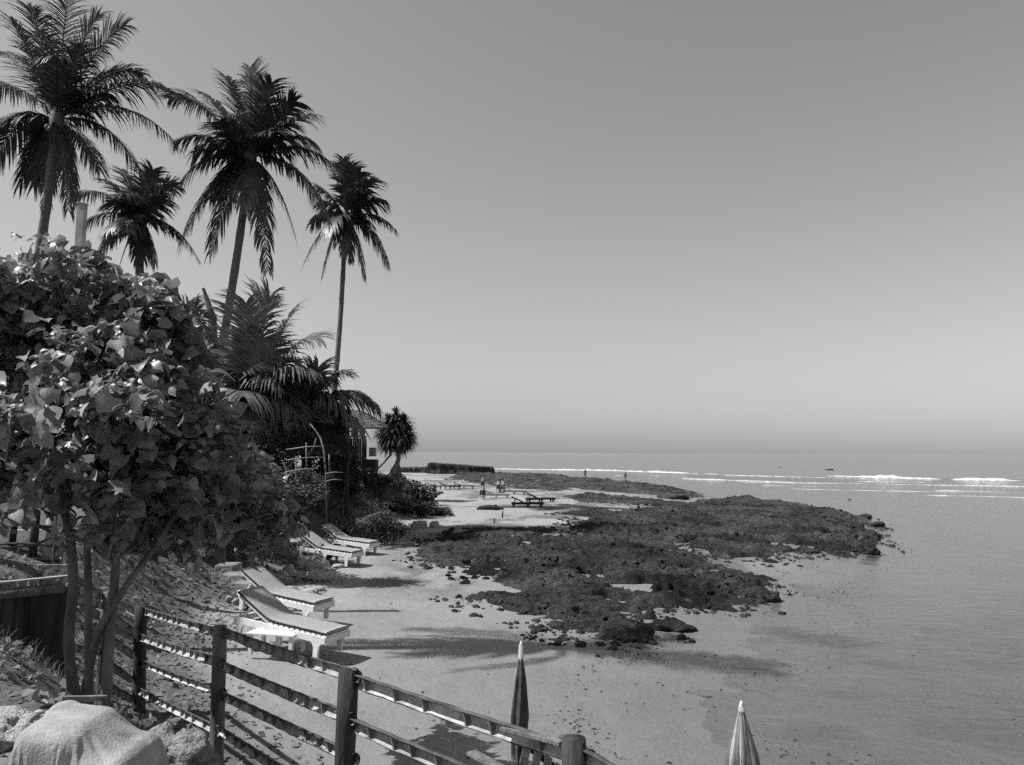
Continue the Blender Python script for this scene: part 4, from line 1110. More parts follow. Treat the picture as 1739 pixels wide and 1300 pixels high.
put_lounger('front lounger of the farther pair beside the grassy bank', GR, (612, 962), 0.2, math.radians(-24), 0.06)
put_lounger('rear lounger of the farther pair, half hidden by grass', GR, (640, 944), 0.2, math.radians(-24), 0.06)
GF = 'bare wooden loungers far down the beach'
put_lounger('dark bare lounger in the middle of the beach, frontmost of the far group', GF, (926, 864), 0.12, 0.05, 0.0, frame_mat='far_wood', pad_on=False, legs3=True)
put_lounger('dark bare lounger behind and right of the frontmost far one', GF, (944, 855), 0.12, 0.25, 0.0, frame_mat='far_wood', pad_on=False)
put_lounger('pale lounger beside the left striped umbrella', GF, (868, 848), 0.15, 0.05, 0.0, frame_mat='grey_wood', pad_on=False)
put_lounger('pale lounger behind the two close striped umbrellas', GF, (896, 841), 0.15, 0.1, 0.0, frame_mat='grey_wood', pad_on=False)
for i, (px, py, lab, mt) in enumerate(((762, 832, 'pale lounger at the left end of the distant row', 'grey_wood'), (785, 832, 'dark lounger in the middle of the distant row', 'far_wood'), (808, 831, 'pale lounger at the right end of the distant row', 'grey_wood'), (752, 821, 'white lounger farthest left behind the distant row', 'white_wood'), (790, 822, 'white lounger behind the middle of the distant row', 'white_wood'))):
    put_lounger(lab, GF, (px, py), 0.2, 0.1, 0.0, frame_mat=mt, pad_on=False, back=20)
# lounger seen through the fence at the lower edge
t = put_lounger('dark wooden lounger partly hidden behind the front fence rails', None, (1290, 1480), 0.1, math.radians(-6), 0.02, frame_mat='dark_wood', pad_on=False, back=34)
# low white table in front of the near loungers
tp = gp(470, 1108, 0.22)
tbl = thing('low_table', 'low white wooden table between fence and nearest lounger', 'table', (tp[0], tp[1], 0.21), math.radians(-14))
for i in range(4):
    mb = MB(); mb.box((0, -0.17 + i * 0.115, 0.30), (0.75, 0.1, 0.02)); mb.build('top_board', M['white_wood'], tbl)
for x in (-0.32, 0.32):
    for y in (-0.17, 0.17):
        mb = MB(); mb.box((x, y, 0.144), (0.05, 0.05, 0.29)); mb.build('leg', M['white_wood'], tbl)

# ------------------------------------------------------------------ umbrellas
def stripe_mat(name, lo, hi, n, axis='ANG'):
    m, nt, bs = nodes_of(name); N, L = nt.nodes, nt.links
    tc = N.new('ShaderNodeTexCoord'); sp = N.new('ShaderNodeSeparateXYZ'); L.new(tc.outputs['Object'], sp.inputs[0])
    if axis == 'ANG':
        a = N.new('ShaderNodeMath'); a.operation = 'ARCTAN2'; L.new(sp.outputs['Y'], a.inputs[0]); L.new(sp.outputs['X'], a.inputs[1]); src = a.outputs[0]
    else: src = sp.outputs['Z']
    mu = N.new('ShaderNodeMath'); mu.operation = 'MULTIPLY'; mu.inputs[1].default_value = n; L.new(src, mu.inputs[0])
    si = N.new('ShaderNodeMath'); si.operation = 'SINE'; L.new(mu.outputs[0], si.inputs[0])
    rp = N.new('ShaderNodeValToRGB'); rp.color_ramp.elements[0].position = 0.42; rp.color_ramp.elements[1].position = 0.58; rp.color_ramp.elements[0].color = g(lo); rp.color_ramp.elements[1].color = g(hi)
    mr = N.new('ShaderNodeMapRange'); mr.inputs['From Min'].default_value = -1; L.new(si.outputs[0], mr.inputs['Value']); L.new(mr.outputs[0], rp.inputs[0])
    dn = N.new('ShaderNodeTexNoise'); dn.inputs['Scale'].default_value = 14; dn.inputs['Detail'].default_value = 7; L.new(tc.outputs['Object'], dn.inputs['Vector'])
    dr_ = N.new('ShaderNodeMapRange'); dr_.inputs['From Min'].default_value = 0.3; dr_.inputs['From Max'].default_value = 0.7; dr_.inputs['To Min'].default_value = 0.55; L.new(dn.outputs['Fac'], dr_.inputs['Value'])
    sc_ = N.new('ShaderNodeVectorMath'); sc_.operation = 'SCALE'; L.new(rp.outputs[0], sc_.inputs[0]); L.new(dr_.outputs[0], sc_.inputs['Scale'])
    L.new(sc_.outputs[0], bs.inputs['Base Color']); bs.inputs['Roughness'].default_value = 0.85
    return m
M['stripe_round'] = stripe_mat('stripe_round', 0.16, 0.42, 8)
M['stripe_band'] = stripe_mat('stripe_band', 0.03, 0.5, 11, 'Z')
def umbrella(label, base, top_z, canopy, r, mat, group=None, lobes=8, bulge=0.62, lean=(0, 0), seed=0, finial=True):
    """closed umbrella: pole, furled canopy with pleats, tie and cap"""
    b = np.array(base); h = top_z - b[2]
    t = thing('closed_umbrella', label, 'umbrella', tuple(b), 0, group)
    def cen(z): return (lean[0] * z / h, lean[1] * z / h)
    mb = MB(); mb.tube([(0, 0, -0.05), (lean[0], lean[1], h - 0.02)], 0.02, 8); mb.build('pole', M['grey_wood'], t, smooth=True)
    V, F = [], []; n = 48; m = 22
    for i in range(m):
        s = i / (m - 1); z = h - 0.03 - canopy * s
        rr = r * (np.interp(s, [0, 0.06, 0.3, bulge, 0.85, 1.0], [0.10, 0.22, 0.62, 1.0, 0.85, 0.78]))
        cx, cy = cen(z)
        for j in range(n):
            a = 2 * math.pi * j / n
            pl = 1 + 0.22 * min(1, s * 3) * math.sin(lobes * a + 3 * s + seed) + 0.06 * math.sin(13 * a + 5 * s)
            V.append((cx + math.cos(a) * rr * pl, cy + math.sin(a) * rr * pl, z + (0.03 * math.sin(lobes * a) if i == m - 1 else 0)))
    for i in range(m - 1):
        for j in range(n): F.append((i * n + j, i * n + (j + 1) % n, (i + 1) * n + (j + 1) % n, (i + 1) * n + j))
    F.append(tuple(range(n))); F.append(tuple((m - 1) * n + j for j in range(n - 1, -1, -1)))
    mb = MB(); mb.add(V, F); mb.build('canopy', M[mat], t, smooth=True)
    if finial:
        mb = MB(); cx, cy = cen(h); mb.tube([(cx, cy, h - 0.045), (cx, cy, h - 0.02), (cx, cy, h), (cx, cy, h + 0.012)], [0.010, 0.013, 0.011, 0.004], 10); mb.build('cap', M['white_wood'], t, smooth=True)
    return t
d_ = 6.3; p_ = at(887, 1092, d_); bz = gz(p_[0], d_)
umbrella('thin dark closed umbrella standing behind the middle of the fence', (at(878, 1240, d_)[0], d_, bz), p_[2], 0.86, 0.062, 'umbrella_dark', lobes=5, lean=(0.03, 0), seed=1)
d_ = 5.0; p_ = at(1259, 1194, d_); bz = gz(p_[0], d_)
umbrella('pale striped closed umbrella at the bottom edge right of centre', (p_[0], d_, bz), p_[2], 0.95, 0.135, 'stripe_round', lobes=8, bulge=0.8, seed=2)
GU = 'banded closed umbrellas far down the beach'
for px, py, top, lab in ((819, 849, 811, 'banded closed umbrella left of the far loungers'), (846, 838, 813, 'left one of the two close banded umbrellas'), (854, 838, 811, 'right one of the two close banded umbrellas')):
    b_ = gp(px, py, 0.18); b_[2] = gz(b_[0], b_[1])
    umbrella(lab, b_, at(px, top, b_[1])[2], 1.25 if px == 819 else 1.2, 0.17, 'stripe_band', GU, lobes=5, bulge=0.9)

# ------------------------------------------------------------------ fence of split bamboo rails on posts
POSTS = [  # px of centre, top py, depth, radius
    (112, 992, 8.2, 0.055), (182, 1006, 8.9, 0.05), (240, 1030, 8.9, 0.066), (374, 1063, 6.75, 0.058), (592, 1138, 4.7, 0.060), (975, 1254, 3.55, 0.054), (1330, 1420, 2.75, 0.06)]
f0 = at(240, 1100, 8.9); f0[2] = gz(f0[0], f0[1])
fence = thing('bamboo_fence', 'rustic fence of split bamboo rails on round wooden posts running down to the right', 'fence', tuple(f0))
PT = []
for i, (px, py, d, rr) in enumerate(POSTS):
    tpt = at(px, py, d); bz = gz(tpt[0], tpt[1]) - 0.15
    PT.append((tpt, rr))
    mb = MB(); k = 7; lx_ = random.uniform(-0.03, 0.05)
    Pn = [(tpt[0] - lx_ * (1 - s), tpt[1], bz + (tpt[2] - bz) * s) for s in np.linspace(0, 1, k)]
    mb.tube(Pn, [rr * (1.05 - 0.06 * s) for s in np.linspace(0, 1, k)], 12, wob=0.05)
    mb.build('post', M['dark_wood'] if i in (2, 4, 5) else M['post_wood'], fence, f0, True)
def half_bamboo(A, B, rad, seed, wall=0.007, pitch=0.27, twist=0.0):
    """half culm from A to B, hollow side turned to the viewer's side of the fence, with node walls"""
    r = random.Random(seed)
    A, B = Vector(A), Vector(B); x = (B - A).normalized(); L = (B - A).length
    nrm = Vector((x.y, -x.x, 0)).normalized()               # horizontal, fence left->right: towards the camera side
    if nrm.y > 0: nrm = -nrm
    tw = twist + r.uniform(-0.15, 0.15)
    up = x.cross(nrm); up = up if up.z > 0 else -up
    nrm, up = nrm * math.cos(tw) + up * math.sin(tw), up * math.cos(tw) - nrm * math.sin(tw)
    mb = MB(); na = 9; ns = max(4, int(L / 0.08))
    V, F = [], []
    sag = r.uniform(0.0, 0.02)
    for i in range(ns + 1):
        s = i / ns; c = A + (B - A) * s - Vector((0, 0, sag * math.sin(math.pi * s)))
        rr = rad * (1 + 0.05 * math.cos(2 * math.pi * (s * L / pitch)))
        ring = []
        for rad_ in (rr, rr - wall):
            for j in range(na):
                a = -math.pi / 2 + math.pi * j / (na - 1)
                edge = r.uniform(-0.004, 0.004) if j in (0, na - 1) else 0
                ring.append(c - nrm * (math.cos(a) * rad_) + up * (math.sin(a) * rad_ + edge))
        V += ring
    k = 2 * na
    for i in range(ns):
        for j in range(na - 1):
            F.append((i * k + j, i * k + j + 1, (i + 1) * k + j + 1, (i + 1) * k + j))
            F.append((i * k + na + j + 1, i * k + na + j, (i + 1) * k + na + j, (i + 1) * k + na + j + 1))
        F.append((i * k, (i + 1) * k, (i + 1) * k + na, i * k + na)); F.append((i * k + na - 1, i * k + 2 * na - 1, (i + 1) * k + 2 * na - 1, (i + 1) * k + na - 1))
    mb.add(V, F)
    out = mb.build('rail', M['bamboo_in'], fence, f0, True)
    out.data.materials.append(M['bamboo_old'])
    per = 2 * (na - 1) + 2
    mi = np.ones(len(F), dtype=np.int32)
    for q_ in range(len(F)):
        w_ = q_ % per
        if w_ < 2 * (na - 1) and w_ % 2 == 1: mi[q_] = 0
    out.data.polygons.foreach_set('material_index', mi)
    x0 = r.uniform(0.02, pitch)
    while x0 < L - 0.02:
        c = A + x * x0 - Vector((0, 0, sag * math.sin(math.pi * x0 / L)))
        V = [];
        kk = r.uniform(0.35, 1.0)
        if r.random() < 0.18:
            x0 += pitch * r.uniform(0.5, 1.0); continue
        for e in (-0.006, 0.006):
            for j in range(na):
                a = -math.pi / 2 + math.pi * j / (na - 1)
                V.append(c + x * e - nrm * (math.cos(a) * (rad - wall * 0.5)) + up * (math.sin(a) * (rad - wall * 0.5)))
        cut = nrm * (rad * 0.04 * kk)
        F = [tuple(range(na)), tuple(range(2 * na - 1, na - 1, -1))] + [(j, j + na, (j + 1) % na + na, (j + 1) % na) for j in range(na)]
        nb = MB(); nb.add([v - cut for v in V], F)
        o = nb.build('node_wall', M['bamboo'], out, f0)
        x0 += pitch * r.uniform(0.6, 1.4)
DROPS = {0: (0.03, 0.12, 0.37, 0.62), 1: (0.05, 0.18, 0.46, 0.72, 0.98), 2: (0.05, 0.34, 0.62, 0.92), 3: (0.05, 0.32, 0.58, 0.85), 4: (0.06, 0.30), 5: (0.06, 0.32)}
DROPE = {0: (0.05, 0.16, 0.41, 0.66), 1: (0.12, 0.33, 0.58, 0.86, 1.06), 2: (0.07, 0.30, 0.55, 0.86), 3: (0.03, 0.27, 0.50, 0.80), 4: (0.08, 0.33), 5: (0.10, 0.36)}
for i in range(len(PT) - 1):
    (a_, ra), (b_, rb) = PT[i], PT[i + 1]
    x = (b_ - a_); x = x / np.linalg.norm(x)
    for k, (da, db) in enumerate(zip(DROPS[i], DROPE[i])):
        A = a_ - np.array([0, 0, da]); B = b_ - np.array([0, 0, db])
        off = np.array([x[1], -x[0], 0]); off = off if off[1] < 0 else -off
        sh = off * (0.012 if k % 2 else -0.012)
        half_bamboo(A - x * 0.10 + sh, B + x * 0.08 + sh, 0.041 if i != 4 else 0.046, 900 + i * 10 + k, pitch=0.24, twist={0: 0.1, 1: 0.1, 2: -0.1, 3: -0.25, 4: -0.28, 5: -0.3}[i])
# a loose flat lath laid over the front rail
mb = MB(); mb.bar(at(855, 1236, 3.85), at(955, 1262, 3.58), 0.05, 0.014); mb.build('lath', M['post_wood'], fence, f0)
mb = MB(); mb.bar(at(800, 1278, 3.7), at(850, 1305, 3.5), 0.05, 0.014); mb.build('lath', M['post_wood'], fence, f0)

# ------------------------------------------------------------------ plank wall, yard behind it
w0 = at(-30, 1100, 7.6); w1 = at(108, 1100, 8.1)
wb = (w0 + w1) / 2; wb[2] = gz(wb[0], wb[1])
wall = thing('plank_wall', 'dark upright plank wall with a log top rail at the left edge', 'wall', tuple(wb))
ztop = at(55, 1006, 7.8)[2]; zbot = at(55, 1112, 7.8)[2]
for i in range(9):
    s = (i + 0.5) / 9; c_ = w0 * (1 - s) + w1 * s
    mb = MB(); mb.box((c_[0], c_[1] + random.uniform(-0.012, 0.012), (ztop + zbot - 0.9) / 2), (0.088, 0.03, ztop - zbot + 0.9), Matrix.Rotation(math.atan2(w1[1] - w0[1], w1[0] - w0[0]), 3, 'Z')); mb.build('plank', M['dark_wood'], wall, wb)
mb = MB(); A = np.array([w0[0], w0[1] - 0.05, ztop]); B = np.array([w1[0], w1[1] - 0.05, ztop]); mb.tube([A, (A + B) / 2, B], [0.05, 0.052, 0.048], 10, wob=0.04); mb.build('top_rail', M['post_wood'], wall, wb, True)
for i in range(8):
    s = (i + 0.5) / 8; c_ = w0 * (1 - s) + w1 * s
    mb = MB(); mb.box((c_[0], c_[1], ztop + 0.07), (0.05, 0.05, 0.07), Matrix.Rotation(random.uniform(-0.3, 0.3), 3, 'Z'), 0.8); mb.build('block', M['bamboo'], wall, wb)
mb = MB(); mb.bar(A + np.array([0, 0.05, 0.112]), B + np.array([0, 0.05, 0.112]), 0.07, 0.016); mb.build('capping', M['grey_wood'], wall, wb)

yb = at(40, 985, 12); yb[2] = gz(yb[0], yb[1])
yard = thing('yard_screen', 'pale screen wall with dark posts and thin rails seen under the tree at left', 'screen', tuple(yb))
for i, (a_, b_, m_) in enumerate(((-40, 52, 'plaster'), (56, 78, 'plaster'))):
    A = at(a_, 945, 12.3); B = at(b_, 900, 12.3); mb = MB(); mb.box(((A[0] + B[0]) / 2, 12.3 + i * 0.05, (A[2] + B[2]) / 2), (B[0] - A[0], 0.06, B[2] - A[2])); mb.build('panel', M[m_], yard, yb)
for px, m_, rr in ((22, 'dark_wood', 0.05), (58, 'dark_wood', 0.06), (86, 'grey_wood', 0.085), (104, 'grey_wood', 0.05), (-10, 'dark_wood', 0.05)):
    P = at(px, 900, 12); mb = MB(); mb.tube([(P[0], 12, gz(P[0], 12) - 0.1), (P[0] + 0.02, 12, at(px, 855, 12)[2])], rr, 9); mb.build('post', M[m_], yard, yb, True)
for py in (893, 925, 950):
    mb = MB(); mb.tube([at(-30, py, 11.9), at(40, py - 2, 11.9), at(100, py + 3, 11.9)], 0.022, 6); mb.build('rail', M['dark_wood'], yard, yb, True)
A = at(20, 985, 11.5); mb = MB(); mb.box((A[0], 11.6, A[2] - 0.1), (1.5, 0.05, 0.62)); mb.build('apron', M['coral_grey'], yard, yb)

# ------------------------------------------------------------------ stone steps
def steps(label, blocks, d0):
    p0 = at(blocks[0][0], blocks[0][1], d0); p0[2] = gz(p0[0], p0[1])
    t = thing('stone_steps', label, 'steps', tuple(p0))
    for i, (px, py, w, h, d) in enumerate(blocks):
        c_ = at(px, py, d); k = d / F0
        mb = MB(); mb.box((c_[0], c_[1] + 0.2, c_[2] - h * k * 0.5), (w * k, 0.5, h * k), Matrix.Rotation(random.uniform(-0.15, 0.1), 3, 'Z'), 0.94)
        o = mb.build('step', M['step_stone'], t, p0)
        bv = o.modifiers.new('bevel', 'BEVEL'); bv.width = 0.025; bv.segments = 2
    return t
steps('pale stone steps behind the near pair of loungers', [(382, 960, 34, 22, 15.4), (398, 976, 46, 22, 15.0), (418, 990, 50, 22, 14.6)], 15)
steps('shaded stone steps higher up the slope under the tree', [(322, 888, 44, 16, 17.2), (306, 903, 46, 18, 16.8), (326, 926, 52, 20, 16.2)], 16.8)

# pale stones lying round the loungers
PS = [
    (533, 968, 26, 0.40, 'pale flat stone slab in front of the far loungers, left of two'), (556, 972, 14, 0.4, 'small pale stone right under the far loungers'), (510, 964, 14, 0.6, 'pale stone left of the flat slabs by the far loungers'),
    (540, 984, 30, 0.35, 'largest pale pitted slab between the two lounger pairs'), (566, 984, 14, 0.3, 'thin pale slab at the right tip of the stone group'), (576, 964, 13, 0.3, 'flat stone under the leg of the front far lounger'), (490, 972, 11, 0.8, 'round pale stone at the left of the stone group'),
    (490, 1012, 17, 0.6, 'smooth pale stone behind the second near lounger'), (525, 1010, 17, 0.4, 'flat pale stone right of the smooth one behind the lounger'), (540, 1003, 13, 0.4, 'thin pale slab behind the flat stone near the loungers'),
    (390, 1022, 8, 0.9, 'left one of two white lumps beside the lounger head'), (402, 1026, 9, 0.8, 'right one of two white lumps beside the lounger head'), (345, 955, 8, 0.5, 'small white stone at the edge of the upper steps'),
    (738, 896, 9, 0.8, 'bleached coral lump on the sand at the end of the bank'), (712, 897, 12, 0.7, 'heap of bleached rubble at the end of the bank'),
]
for i, (px, py, hw, fl, lab) in enumerate(PS):
    p_ = on_ground(px, py, 0.2); rr = hw * p_[1] / F0
    rock(lab, p_, (rr, rr * 0.8, rr), 'coral', 200 + i, 'pale stones by the loungers', flat=fl, rough=0.35, angular=(i % 2 == 0), sink=0.25)
# coral rubble at the near lower left
NR = [
    (285, 1262, 4.5, 0.24, 0.20, 'tall pale coral rock at the bottom edge right of the draped cloth'), (335, 1270, 4.75, 0.22, 0.16, 'pale coral rock right of the tall one at the bottom edge'), (255, 1215, 5.1, 0.18, 0.14, 'pale rock at the foot of the tree trunks'),
    (405, 1290, 4.7, 0.2, 0.12, 'low coral rock at the foot of the second fence post'), (340, 1225, 5.3, 0.12, 0.09, 'small grey rock behind the tall pale coral rock'), (120, 1165, 5.9, 0.2, 0.16, 'sunlit pale rock left of the tree trunks'), (440, 1296, 4.6, 0.12, 0.06, 'flat pale rock at the bottom edge below the fence'), (10, 1265, 4.2, 0.18, 0.1, 'pale rock at the lower left corner'), (555, 1275, 5.5, 0.05, 0.05, 'fist-sized dark stone left of the front fence post')]
for i, (px, py, d, w, h, lab) in enumerate(NR):
    p_ = at(px, py, d); z = gz(p_[0], p_[1])
    rock(lab, (p_[0], p_[1], z), (w, w, h), 'coral' if i % 3 else 'coral_grey', 240 + i, 'coral rocks inside the fence', flat=1.0, rough=0.75, sub=4, sink=0.2)
# loose rubble too small to count
r = np.random.default_rng(55); n = 900
x = r.uniform(-2.9, -0.3, n * 2); y = r.uniform(3.4, 7.0, n * 2); k = tt(x, y) > -0.2; x, y = x[k][:n], y[k][:n]; z = height(x, y)
PB = rock_mesh(12, 1, 0.7, 0.3); pv = np.array([v.co[:] for v in PB.vertices]); pf = np.array([list(p.vertices) for p in PB.polygons])
V, F = inst(pv, pf, np.stack([x, y, z], -1), frames(np.tile([0, 0, 1.0], (len(x), 1)) + r.normal(0, .2, (len(x), 3)), r.normal(size=(len(x), 3))), 0.012 + 0.035 * r.uniform(0, 1, len(x)) ** 3)
tag(link('rubble', fast_mesh('rubble', V, F), M['coral']), 'loose pale coral rubble strewn inside the fence', 'rubble', kind='stuff')
# fallen leaves under the trees
r = np.random.default_rng(56); n = 9000
x = r.uniform(-8.5, -1.2, n * 2); y = r.uniform(3.6, 18, n * 2); k = (tt(x, y) > -0.9 + r.uniform(-0.4, 0.6, n * 2)); x, y = x[k][:n], y[k][:n]; z = height(x, y) + 0.012
V, F = inst(SM_V, SM_F, np.stack([x, y, z], -1), frames(np.tile([0, 0, 1.0], (len(x), 1)) + r.normal(0, .45, (len(x), 3)), r.normal(size=(len(x), 3))), 0.05 + 0.09 * r.uniform(0, 1, len(x)) ** 2)
tag(link('leaf_litter', fast_mesh('leaf_litter', V, F), M['dry_frond'], smooth=False), 'fallen dry leaves covering the ground under the trees', 'leaf litter', kind='stuff')
# twigs of a bare shrub behind the second fence bay
tw0 = at(450, 1290, 5.9); tw0[2] = gz(tw0[0], tw0[1])
twg = thing('bare_shrub', 'leafless dark twiggy shrub behind the second fence bay', 'shrub', tuple(tw0))
r = random.Random(3)
for i in range(16):
    mb = MB(); a_ = r.uniform(0, 6.28); L = r.uniform(0.25, 0.6); P = [tuple(tw0)]; dx, dy, dz = math.cos(a_) * 0.7, math.sin(a_) * 0.3, 0.75
    for k in range(6):
        q_ = P[-1]; dx += r.uniform(-.35, .35); dz += r.uniform(-.4, .15); P.append((q_[0] + dx * L / 6, q_[1] + dy * L / 6, q_[2] + dz * L / 6))
    mb.tube(P, [0.007, 0.006, 0.005, 0.004, 0.003, 0.003, 0.002], 5); mb.build('twig', M['dark_wood'], twg, tw0)

# ------------------------------------------------------------------ draped cloth over furniture, bottom left
cb = at(128, 1290, 3.6); cb[2] = gz(cb[0], cb[1])
drape = thing('covered_chair', 'pale cloth draped over a low chair at the bottom left corner', 'covered chair', tuple(cb))
ztop = at(128, 1212, 3.6)[2] - cb[2]
def drape_sim():
    """let a sheet fall over a chair-shaped form and keep the settled shape"""
    forms = []
    for c_, d_ in (((-0.03, 0.0, ztop / 2 - 0.02), (0.30, 0.36, ztop)), ((0.20, -0.02, ztop * 0.30), (0.24, 0.40, ztop * 0.60)), ((-0.12, 0.10, ztop / 2), (0.12, 0.16, ztop + 0.01))):
        mb = MB(); mb.box(c_, d_); f = mb.build('form', None)
        bv = f.modifiers.new('b', 'BEVEL'); bv.width = 0.07; bv.segments = 4
        f.modifiers.new('c', 'COLLISION'); f.collision.thickness_outer = 0.008; f.collision.cloth_friction = 12
        forms.append(f)
    mb = MB(); mb.box((0, 0, -0.06), (4, 4, 0.06)); f = mb.build('form', None); f.modifiers.new('c', 'COLLISION'); f.collision.cloth_friction = 20; forms.append(f)
    k = 96; L_ = 1.35
    gx, gy = np.meshgrid(np.linspace(-L_ / 2, L_ / 2, k), np.linspace(-L_ / 2, L_ / 2, k))
    ca, sa = 0.86 * math.cos(0.7), 0.86 * math.sin(0.7)
    V = np.stack([gx * ca - gy * sa, gx * sa + gy * ca, np.full_like(gx, ztop + 0.06) + 0.05 * fbm(gx * 5, gy * 5, o=2, seed=95)], -1).reshape(-1, 3)
    o = link('sheet', fast_mesh('sheet', V, grid_faces(k, k)), None)
    cm = o.modifiers.new('cloth', 'CLOTH'); st = cm.settings
    st.quality = 6; st.mass = 0.25; st.tension_stiffness = 12; st.compression_stiffness = 12; st.shear_stiffness = 4; st.bending_stiffness = 0.12; st.air_damping = 1.5
    cm.collision_settings.use_self_collision = False; cm.collision_settings.distance_min = 0.008; cm.collision_settings.collision_quality = 3
    cm.point_cache.frame_start = 1; cm.point_cache.frame_end = 60
    scene.frame_start, scene.frame_end = 1, 60
    for fr_ in range(1, 46): scene.frame_set(fr_)
    ev = o.evaluated_get(bpy.context.evaluated_depsgraph_get()); me_ = ev.to_mesh()
    P = np.array([v.co[:] for v in me_.vertices]); ev.to_mesh_clear()
    for f in forms + [o]: bpy.data.objects.remove(f, do_unlink=True)
    scene.frame_set(1)
    return P, grid_faces(k, k)
P, F = drape_sim()
o = link('cloth', fast_mesh('cloth', P, F), M['cloth'], drape)
sol = o.modifiers.new('thickness', 'SOLIDIFY'); sol.thickness = 0.005
sub = o.modifiers.new('smooth', 'SUBSURF'); sub.levels = 1; sub.render_levels = 1
mb = MB(); mb.bar((-0.24, 0.30, ztop - 0.03), (-0.04, 0.33, ztop - 0.035), 0.02, 0.025); mb.build('chair_back', M['post_wood'], drape)
for x_ in (-0.15, 0.15):
    for y_ in (-0.15, 0.15):
        mb = MB(); mb.box((x_, y_, ztop * 0.25), (0.035, 0.035, ztop * 0.5)); mb.build('leg', M['post_wood'], drape)

# ------------------------------------------------------------------ small things on the beach
lg = gp(832, 869, 0.14); lg[2] = gz(lg[0], lg[1])
log = thing('driftwood_log', 'dark driftwood log lying on the bright sand in mid beach', 'log', tuple(lg))
mb = MB(); mb.tube([(lg[0] - 0.66, lg[1], lg[2] + 0.06), (lg[0] - 0.5, lg[1], lg[2] + 0.11), (lg[0] - 0.1, lg[1] + 0.03, lg[2] + 0.14), (lg[0] + 0.3, lg[1], lg[2] + 0.13), (lg[0] + 0.5, lg[1], lg[2] + 0.08), (lg[0] + 0.68, lg[1] - 0.02, lg[2] + 0.07)], [0.05, 0.10, 0.13, 0.12, 0.08, 0.06], 9, wob=0.15); mb.build('stem', M['far_wood'], log, lg, True)
mb = MB(); mb.tube([(lg[0] + 0.2, lg[1], lg[2] + 0.2), (lg[0] + 0.32, lg[1] - 0.05, lg[2] + 0.27)], [0.05, 0.03], 6); mb.build('branch_stub', M['far_wood'], log, lg, True)
for px, py, top, lab in ((853, 883, 868, 'short dark stake beside the driftwood log'), (839, 891, 881, 'shorter stake left of the stake by the log'), (705, 827, 820, 'dark stump at the end of the dark bank')):
    b_ = gp(px, py, 0.15); b_[2] = gz(b_[0], b_[1]); h_ = at(px, top, b_[1])[2] - b_[2]
    o = thing('stake', lab, 'stake', tuple(b_), 0, 'stakes in the sand')
    mb = MB(); mb.tube([(0, 0, -0.1), (0.01, 0, h_ * 0.5), (0.03, 0, h_)], [0.035, 0.032, 0.025], 7, wob=0.1); mb.build('shaft', M['far_wood'], o, smooth=True)
# dark weathered snag trunk leaning against the second palm
sb_ = at(362, 640, 26.5); sb_[2] = gz(sb_[0], sb_[1])
sn = thing('dead_trunk', 'bare dead trunk forking beside the leaning palm', 'tree', tuple(sb_))
mb = MB(); mb.tube([tuple(sb_), at(362, 600, 26.5), at(361, 540, 26.5), at(352, 510, 26.5), at(345, 490, 26.5)], [0.22, 0.17, 0.14, 0.08, 0.05], 9, wob=0.05); mb.build('trunk', M['bark'], sn, sb_, True)
pp = at(137, 400, 14); pp[2] = gz(pp[0], pp[1])
po = thing('tall_post', 'pale square post rising above the leafy tree at the upper left', 'post', tuple(pp))
mb = MB(); zt = at(137, 348, 14)[2]; mb.box((pp[0], 14, (pp[2] + zt) / 2), (0.13, 0.13, zt - pp[2])); mb.build('shaft', M['grey_wood'], po, pp)
mb = MB(); mb.box((pp[0], 14, zt + 0.012), (0.16, 0.16, 0.02)); mb.build('cap', M['grey_wood'], po, pp)

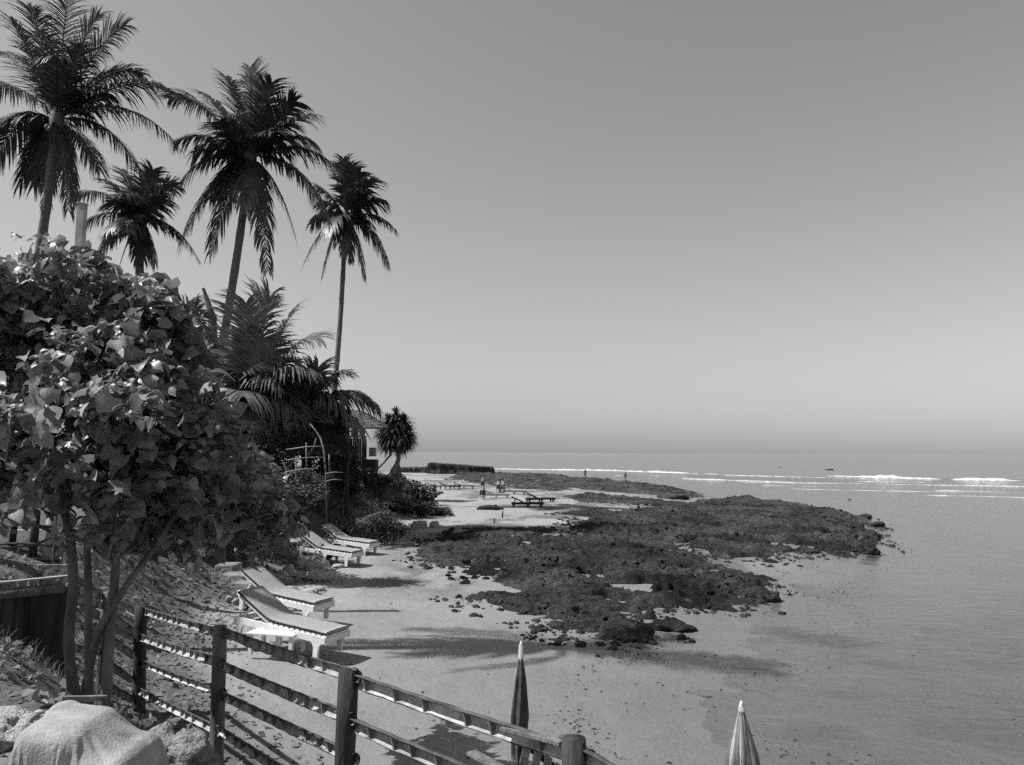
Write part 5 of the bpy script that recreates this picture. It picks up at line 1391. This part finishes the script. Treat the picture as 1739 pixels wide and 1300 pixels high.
# ------------------------------------------------------------------ people wading at the edge of the reef
def person(label, px, py_feet, py_head, d, stride, lean, mat='skin'):
    f = at(px, py_feet, d); H = at(px, py_head, d)[2] - f[2]
    t = thing('person', label, 'person', tuple(f), 0, 'people at the water')
    k = H / 1.7
    J = {'pel': (0, 0, 0.92), 'wai': (0, 0, 1.08), 'che': (lean, 0, 1.30), 'nec': (lean * 1.3, 0, 1.47), 'hea': (lean * 1.5, -0.01, 1.56), 'top': (lean * 1.6, -0.01, 1.68),
         'sl': (-0.17 + lean, 0, 1.40), 'el': (-0.23 + lean, 0.03, 1.13), 'hl': (-0.22 + lean, -0.06, 0.90), 'sr': (0.17 + lean, 0, 1.40), 'er': (0.24 + lean, 0.02, 1.14), 'hr': (0.20 + lean, -0.1, 0.92),
         'tl': (-0.10, 0, 0.86), 'kl': (-0.11 - stride * 0.4, 0.02, 0.48), 'al': (-0.12 - stride, 0.05, 0.07), 'fl': (-0.12 - stride, -0.10, 0.03), 'tr': (0.10, 0, 0.86), 'kr': (0.11 + stride * 0.5, -0.03, 0.48), 'ar': (0.11 + stride, 0.04, 0.07), 'fr': (0.12 + stride, -0.11, 0.03)}
    Rr = {'pel': .14, 'wai': .125, 'che': .15, 'nec': .055, 'hea': .09, 'top': .075, 'sl': .065, 'el': .045, 'hl': .03, 'sr': .065, 'er': .045, 'hr': .03, 'tl': .09, 'kl': .06, 'al': .04, 'fl': .035, 'tr': .09, 'kr': .06, 'ar': .04, 'fr': .035}
    E = [('pel', 'wai'), ('wai', 'che'), ('che', 'nec'), ('nec', 'hea'), ('hea', 'top'), ('che', 'sl'), ('sl', 'el'), ('el', 'hl'), ('che', 'sr'), ('sr', 'er'), ('er', 'hr'), ('pel', 'tl'), ('tl', 'kl'), ('kl', 'al'), ('al', 'fl'), ('pel', 'tr'), ('tr', 'kr'), ('kr', 'ar'), ('ar', 'fr')]
    ks = list(J); me = bpy.data.meshes.new('body')
    me.from_pydata([tuple(c * k for c in J[q_]) for q_ in ks], [(ks.index(a_), ks.index(b_)) for a_, b_ in E], [])
    o = link('body', me, M[mat], t)
    o.modifiers.new('skin', 'SKIN')
    for i, q_ in enumerate(ks): me.skin_vertices[0].data[i].radius = (Rr[q_] * k, Rr[q_] * k); me.skin_vertices[0].data[i].use_root = (q_ == 'pel')
    s = o.modifiers.new('sub', 'SUBSURF'); s.levels = 1; s.render_levels = 2
    mb = MB(); mb.tube([(0, 0, 0.74 * k), (0, 0, 0.9 * k), (0, 0, 1.02 * k)], [0.19 * k, 0.185 * k, 0.15 * k], 10); mb.build('shorts', M['far_wood'], t, smooth=True)
    mb = MB(); mb.tube([(lean * 1.55 * k, 0.01, 1.58 * k), (lean * 1.6 * k, 0.01, 1.66 * k), (lean * 1.6 * k, 0.0, 1.72 * k)], [0.10 * k, 0.095 * k, 0.04 * k], 9); mb.build('hair', M['far_wood'], t, smooth=True)
person('standing person at the water line, left one of the two', 994, 814, 797, 92, 0.08, 0.0)
person('standing person at the water line, right one of the two', 1062, 817, 802, 86, 0.12, 0.05)
